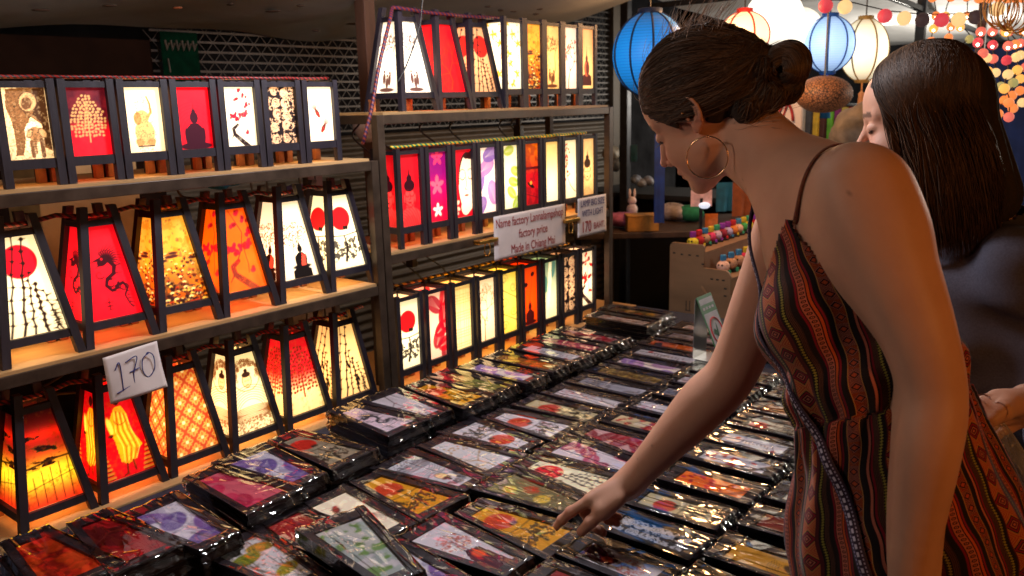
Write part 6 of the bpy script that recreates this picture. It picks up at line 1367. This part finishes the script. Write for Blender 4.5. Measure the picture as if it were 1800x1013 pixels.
# loops of yellow cord and a brown pole on the right
g = simple('yellow_cord', (.72, .32, .05), .6); b = MB()
for k in range(12):
    a_ = np.linspace(0, 2*math.pi, 25)[:-1]; c_ = at(1752+k*3.2, 10+3*(k % 3), 2.8); b.tube([c_+_ri*math.cos(q)*.045*(1+.2*math.sin(k))+A_(0, 0, math.sin(q)*.06-.01*k*.3)-_f*.003*k for q in a_], .0022, 5, close=True)
tag(b.build('cord_coil', g, None, True), 'hank of yellow cord hanging above the cotton ball lights', 'cord')
for px, lb in ((1712, 'thin brown pole among the cotton ball lights'),):
    p = at(px+5, 150, 3.4); b = MB(); b.bar((p[0], p[1], 0), (p[0], p[1], 2.4), .032, .032, (0, 1, 0)); tag(b.build('tent_pole', simple('brown_paint', (.06, .02, .015), .5), bevel=.003), lb, 'pole')
p0, p1 = at(1690, 150, 4.9), at(1850, 260, 4.6); V = cloth_strip([(p0[0], p0[1]), (p1[0], p1[1])], .3, 1.78, .03, 60, 6, 30); tag(V.build('blue_curtain', simple('blue_cloth', (.02, .05, .22), .8, 5, .4), None, True), 'dark blue curtain behind the cotton ball lights', 'curtain')
# scarves hung on a rail between the two women
rail0, rail1 = at(1405, 183, 4.6), at(1530, 186, 4.6); tag(MB().tube([rail0, rail1], .01, 8).build('clothes_rail', M['dark_steel'], None, True), 'rail of hanging scarves beyond the first woman', 'rail')
sc = [((.35, .33, .30), 'grey'), ((.05, .05, .06), 'black'), ((.62, .40, .03), 'mustard'), ((.07, .015, .01), 'dark brown'), ((.12, .42, .03), 'lime'), ((.20, .02, .16), 'plum'), ((.62, .50, .10), 'pale yellow'), ((.55, .02, .05), 'scarlet'), ((.6, .58, .55), 'white'), ((.03, .05, .2), 'navy')]
for k, (c_, n_) in enumerate(sc):
    p = rail0+(rail1-rail0)*(k+.5)/len(sc); d = nrm(rail1-rail0)*.018; V = cloth_strip([(p-d*1.)[:2], (p+d*1.)[:2]], p[2]-.42, p[2]+.005, .008, 10, 10, 160); tag(V.build('hanging_scarf', simple(n_.replace(' ', '_')+'_scarf', c_, .8, 20, .3), None, True), n_+' scarf hanging on the rail behind the first woman', 'scarf', 'scarves on the rail')
p = at(1512, 235, 4.0); crumpled('cloth_pile', p, .12, (1.2, 1., 1.1), simple('beige_cloth', (.30, .24, .18), .9, 20, .3), 'beige cloth bundle below the orange tassel', 'cloth', 12)
# printed banner behind the first woman's neck
p = at(1380, 205, 3.9); bn = empty('banner', p, 'white banner with red line drawing seen behind the first woman', 'banner'); bn.rotation_euler[2] = math.radians(-60)+0
sheet('banner_cloth', .16, .32, M['card'], bn, .004); a_ = np.linspace(.2, 2.8, 14); MB().tube([(.008, .035*math.cos(q), .10*math.sin(q)-.04) for q in a_], .006, 6).build('drawing', I_red, bn, True); MB().tube([(.008, .02*math.sin(q*3)*q/3, .12-.08*q) for q in a_], .004, 6).build('drawing', I_red, bn, True)

# ------------------------------------------------------------------ crate of ball dolls beyond the table
CR = empty('toy_crate', (-1.44, 3.55, .56), 'pale plywood stepped crate displaying little ball dolls beyond the table', 'crate')
M['crate'] = simple('pale_plywood', (.26, .145, .075), .6, 7, .25, stretch=(.3, 1, 1), bump=.15)
prof = [(-1.650, .565), (-1.650, .955), (-1.640, .968), (-1.505, .968), (-1.497, .960), (-1.497, .875), (-1.400, .872), (-1.385, .862), (-1.380, .850), (-1.380, .775), (-1.225, .770), (-1.215, .760), (-1.215, .565)]
def endpanel(y):
    n = len(prof); V = [(x, y, z) for x, z in prof]+[(x, y+.012, z) for x, z in prof]; return MB().add(V, [tuple(range(n)), tuple(range(2*n-1, n-1, -1))]+[(i, i+n, (i+1) % n+n, (i+1) % n) for i in range(n)])
for y in (3.10, 4.0): rel(endpanel(y), CR).build('end_panel', M['crate'], CR)
for k, (a_, b_) in enumerate([((-1.648, 3.1125, .93), (-1.50, 3.9995, .936)), ((-1.507, 3.1125, .835), (-1.382, 3.9995, .841)), ((-1.390, 3.1125, .735), (-1.218, 3.9995, .741)), ((-1.505, 3.1125, .841), (-1.499, 3.9995, .929)), ((-1.389, 3.1125, .741), (-1.382, 3.9995, .834)), ((-1.226, 3.1125, .566), (-1.217, 3.9995, .734)), ((-1.648, 3.1125, .566), (-1.642, 3.9995, .929))]):
    b = MB(); b.box(a_, b_); rel(b, CR).build('shelf_board' if k < 3 else 'riser', M['crate'], CR)
b = MB()
for q in ((-1.63, .925), (-1.595, .922), (-1.56, .922), (-1.525, .922), (-1.50, .89), (-1.46, .833), (-1.435, .833), (-1.41, .833), (-1.40, .80), (-1.40, .77), (-1.36, .735), (-1.33, .735)): b.box((q[0]-.006, 3.0985, q[1]-.003), (q[0]+.006, 3.0995, q[1]+.003))
b.box((-1.572, 3.0985, .69), (-1.569, 3.0995, .73)); b.box((-1.556, 3.0985, .69), (-1.553, 3.0995, .73)); b.box((-1.576, 3.0985, .687), (-1.549, 3.0995, .690)); rel(b, CR).build('stamp_marks', M['cable'], CR)
b = MB(); b.bar((-1.50, 3.09, .80), (-1.43, 3.09, .71), .008, .008, (0, 1, 0)); tag(b.build('wooden_stick', M['crate'], bevel=.002), 'thin wooden stick leaning on the end of the doll crate', 'stick')
b = MB(); b.box((-1.75, 3.02, .0), (-1.0, 4.1, .56)); tag(b.build('crate_stand', M['table'], bevel=.01), 'dark cloth-covered stand under the doll crate', 'stand')
dc = [('yellow', (.72, .60, .03)), ('crimson', (.45, .01, .02)), ('tan', (.50, .27, .16)), ('hot pink', (.70, .04, .16)), ('lilac', (.60, .42, .62)), ('dark red', (.28, .01, .04)), ('pale violet', (.48, .42, .75)), ('orange', (.75, .22, .04)), ('peach', (.80, .50, .40)), ('green', (.05, .40, .10))]
hatc = [(.3, .03, .35), (.6, .02, .03), (.05, .25, .5), (.7, .5, .03), (.05, .4, .2), (.3, .05, .5)]
M['blk'] = simple('black_felt', (.012, .011, .012), .8)
def felt(c, n): return simple(n.replace(' ', '_')+'_yarn', c, .8, 160, .25, bump=.6)
fm = {n: felt(c, n) for n, c in dc}; hm = [felt(c, 'hat') for c in hatc]
def doll(x, y, z, r, k, row):
    n, c = dc[k % 10]; o = empty('ball_doll', (x, y, z), f'{n} yarn ball doll {row}', 'doll', 'ball dolls on the plywood crate', math.radians(-35))
    MB().sphere((0, 0, r*1.25), r, 18, 12, (1, 1, .92)).build('body', fm[n], o, True)
    b = MB(); b.box((-.022, -.024, 0), (.022, .024, r*.45)); b.build('feet', M['blk'], o, bevel=.004)
    b = MB(); b.box((-.008, -.012, r*2.1), (.008, .012, r*2.1+.026)); b.build('hat', hm[k % 6], o, bevel=.004)
    b = MB(); b.box((r*.7, r*.45, .002), (r*.9, r*.9, .020)); b.build('foot_tag', hm[(k+2) % 6], o, bevel=.002)
    b = MB()
    for s in (-1, 1): b.sphere((r*.90*math.cos(s*.3-1.0), r*.90*math.sin(s*.3-1.0), r*1.55), .0045, 8, 6)
    b.build('eyes', M['blk'], o, True)
for k in range(14): doll(-1.575, 3.155+.056*k, .9362, .0235, k, 'on the top step of the crate, '+['nearest', 'second', 'third', 'fourth', 'fifth', 'sixth', 'seventh', 'eighth', 'ninth', 'tenth', 'eleventh', 'twelfth', 'thirteenth', 'farthest'][k]+' from the table')
for k in range(9): doll(-1.445, 3.17+.075*k, .8412, .027, [8, 2, 2, 3, 7, 0, 5, 1, 6][k], 'on the middle step of the crate, '+['nearest', 'second', 'third', 'fourth', 'fifth', 'sixth', 'seventh', 'eighth', 'farthest'][k]+' from the table')
for k in range(3): doll(-1.30, 3.22+.13*k, .7412, .026, [9, 7, 4][k], 'on the lowest step of the crate, '+['nearest', 'second', 'farthest'][k]+' from the table')
p = at(1262, 385, 2.95); tg = empty('price_tag', (-1.62, 3.42, .9362), 'plain orange card standing among the ball dolls', 'tag'); b = MB(); b.box((-.001, -.028, 0), (.001, .028, .115)); b.build('card', simple('orange_card', (.68, .20, .05), .6), tg); tg.rotation_euler[2] = math.radians(-50)
# far stall table behind the crate
ft = empty('stall_table', at(1150, 400, 4.3)*A_(1, 1, 0), 'dark low stall table with small goods beyond the far rack', 'table'); c0 = np.array(ft.location); ft.rotation_euler[2] = math.radians(38); hz = at(1150, 392, 4.3)[2]
b = MB(); b.box((-.42, -.30, hz-.03), (.95, .30, hz)); b.build('table_top', simple('dark_timber', (.05, .028, .02), .5, 10, .4), ft, bevel=.004)
for x, y in ((-.38, -.26), (.9, -.26), (-.38, .26), (.9, .26)):
    b = MB(); b.bar((x, y, 0), (x*.96, y, hz-.031), .05, .05, (0, 1, 0)); b.build('leg', simple('dark_leg', (.03, .02, .02), .5), ft)
def ontable(px, py, t_, name, mat, sc_, lb, cat, seed): p = at(px, py, t_); p[2] = hz+.02+sc_[2]*.03; return crumpled(name, p, .05, sc_, mat, lb, cat, seed, .2)
ontable(1095, 385, 4.15, 'cloth_pile', simple('pink_cloth', (.42, .12, .24), .8), (2.0, 1.2, .7), 'pink and lilac cloth pile on the far stall table', 'cloth', 21)
p = at(1128, 378, 4.05); b = MB(); b.box((-.075, -.05, 0), (.075, .05, .075)); b.box((-.078, -.053, .070), (.078, .053, .078)); o = b.build('small_box', simple('ochre_card', (.40, .18, .03), .7), None, bevel=.004); o.location = (p[0], p[1], hz+.001); o.rotation_euler[2] = _yw; tag(o, 'ochre cardboard box on the far stall table', 'box')
ontable(1180, 380, 4.35, 'plastic_bag', simple('clear_wrap', (.35, .30, .30), .3), (2.0, 1., .9), 'bag of pale wrapped sweets on the far stall table', 'bag', 22); ontable(1212, 380, 4.3, 'cloth_pile', simple('green_felt', (.01, .16, .07), .8), (1.5, 1., .8), 'green cloth pile on the far stall table', 'cloth', 23)
p = at(1111, 360, 4.2); rb = empty('rabbit_figurine', (p[0], p[1], hz+.05), 'small white rabbit figurine with tall ears on the far stall table', 'figurine'); wm = simple('white_plaster', (.7, .55, .52), .5)
MB().sphere((0, 0, .03), .028, 12, 8, (1, 1, 1.2)).build('body', wm, rb, True); MB().sphere((0, 0, .075), .022, 12, 8).build('head', wm, rb, True)
for s in (-1, 1): MB().sphere((s*.012*_ri[0], s*.012*_ri[1], .112), .007, 8, 8, (1, 1, 3.4)).build('ear', wm, rb, True)
# loose cloths hanging in the dark behind
for (x0, x1, y0, y1, t_, c_, nm, lb) in ((1149, 1167, 235, 392, 3.9, (.003, .025, .16), 'blue_tape', 'long bright blue cloth strip hanging in front of the far table'), (1258, 1292, 320, 372, 4.6, (.01, .12, .20), 'teal_cloth', 'teal cloth hanging behind the chin of the first woman'), (1285, 1318, 318, 420, 4.5, (.30, .07, .015), 'rust_cloth', 'rust brown cloth hanging beside the neck of the first woman'), (1088, 1120, 255, 285, 5.0, (.01, .07, .10), 'teal_bag', 'dim teal bag hanging in the dark lane')):
    a_, b_ = at(x0, y1, t_), at(x1, y1, t_); zt2 = at(x0, y0, t_)[2]; V = cloth_strip([a_[:2], b_[:2]], a_[2], zt2, .012, 14, 8, 60); tag(V.build('hanging_cloth', simple(nm, c_, .7, 20, .3), None, True), lb, 'cloth')
for k, (px, py, c_) in enumerate([(1140, 318, (.25, .25, .28)), (1128, 322, (.3, .3, .32)), (1118, 316, (.18, .2, .25)), (1075, 270, (.35, .28, .2)), (1082, 288, (.3, .25, .2))]):
    p = at(px, py, 5.2); crumpled('small_parcel', p, .035 if k < 3 else .06, (1, 1, .8), simple('parcel_%s' % 'abcde'[k], c_, .5), ['pale parcel on the dark shelf, right of three', 'pale parcel on the dark shelf, middle of three', 'bluish parcel on the dark shelf, left of three', 'beige plush hanging beyond the far rack, upper', 'beige plush hanging beyond the far rack, lower'][k], 'parcel', 30+k)
b = MB(); q = at(1120, 335, 5.2); b.box((q[0]-.9, q[1]-.15, q[2]-.03), (q[0]+.7, q[1]+.3, q[2]-.002)); b.box((q[0]-.9, q[1]+.25, 0), (q[0]+.7, q[1]+.3, q[2]-.031)); tag(b.build('dark_shelf', M['blk']), 'dark shelf in the lane beyond the racks', 'shelf')
b = MB(); q = at(1165, 470, 3.9); b.box((q[0]-.16, q[1]-.16, 0), (q[0]+.16, q[1]+.16, .42)); b.box((q[0]-.17, q[1]-.17, .42), (q[0]+.17, q[1]+.17, .45)); tag(b.build('storage_box', simple('plum_box', (.09, .015, .035), .6), bevel=.008), 'dim plum-coloured storage box on the ground beyond the table', 'box')
st = empty('sign_stand', at(1232, 372, 3.6)*A_(1, 1, 0), 'small pinkish price card on a dark stick under the first woman\'s chin', 'sign'); z_ = at(1228, 348, 3.6)[2]
b = MB(); b.box((-.006, -.006, .55), (.006, .006, z_)); b.build('stick', M['dark_steel'], st); b = MB(); b.box((-.045, -.004, z_-.035), (.045, -.001, z_+.035)); b.build('card', simple('pink_card', (.75, .45, .42), .6), st); MB().sphere((.012, -.012, z_-.03), .018, 10, 6, (1.4, .6, .8)).build('star_sparkle', glow('sparkle_glow', (.8, .85, 1.), .8, False), st); st.rotation_euler[2] = _yw  # sparkle on the card is painted as a small glow, no lamp

# folded card stand on the table
base = at(1219, 634, 2.155); zb = TZ+2*PT+.002; Y0, Y1 = 2.215, 2.305; X0 = -1.098
cs = empty('card_stand', (X0, Y0, zb), 'clear folded stand holding a green and white card with a leaf in a red circle', 'stand'); g = G('milky_acrylic'); g.set(col=(.5, .5, .52), rough=.2, trans=.6, ior=1.2); M['acry'] = g.m
H_ = .185
def quadp(P, th, mat, name):
    P = np.array(P, float); n = nrm(np.cross(P[1]-P[0], P[3]-P[0])); V = np.concatenate([P-n*th/2, P+n*th/2]); return MB().add(V, [(0, 1, 2, 3), (7, 6, 5, 4), (0, 4, 5, 1), (1, 5, 6, 2), (2, 6, 7, 3), (3, 7, 4, 0)]).build(name, mat, cs)
quadp([(0, 0, 0), (0, .09, 0), (.004, .09, H_), (.004, 0, H_)], .0016, M['acry'], 'stand_back'); quadp([(.001, 0, .0005), (.072, 0, .0005), (.072, .09, .0005), (.001, .09, .0005)], .0016, M['acry'], 'stand_base')
A = np.array([(.088, -.002, .012), (.088, .092, .012), (.008, .092, H_+.004), (.008, -.002, H_+.004)], float); quadp(A, .0014, simple('green_edge_card', (.03, .20, .06), .5), 'card')
def onc(u, v, o_=.0015): p = A[0]+(A[1]-A[0])*u+(A[3]-A[0])*v; n = nrm(np.cross(A[1]-A[0], A[3]-A[0])); return p+n*o_
def patch(u0, u1, v0, v1, mat, o_, nm='card_print'): V = [onc(u0, v0, o_), onc(u1, v0, o_), onc(u1, v1, o_), onc(u0, v1, o_)]; return MB().add(V, [(0, 1, 2, 3)]).build(nm, mat, cs)
patch(.05, .95, .03, .72, M['card'], .0012); patch(.05, .95, .86, .95, M['card'], .0012); 
for k in range(4): patch(.12+.2*k, .26+.2*k, .775, .815, M['card'], .0012)
a_ = np.linspace(0, 2*math.pi, 33)[:-1]; MB().tube([onc(.5+.36*math.cos(q), .42+.21*math.sin(q), .002) for q in a_], .0022, 6, close=True).build('red_ring', simple('red_ring', (.55, .015, .015), .5), cs, True)
for dx, l in ((-.16, .15), (.06, .24)): b = MB(); b.add([onc(.5, .32, .0022), onc(.5+dx*.2+.06, .36+l*.3, .0022), onc(.5+dx, .32+l, .0022), onc(.5+dx-.09, .36+l*.25, .0022)], [(0, 1, 2, 3)]); b.build('leaf_mark', I_green, cs)
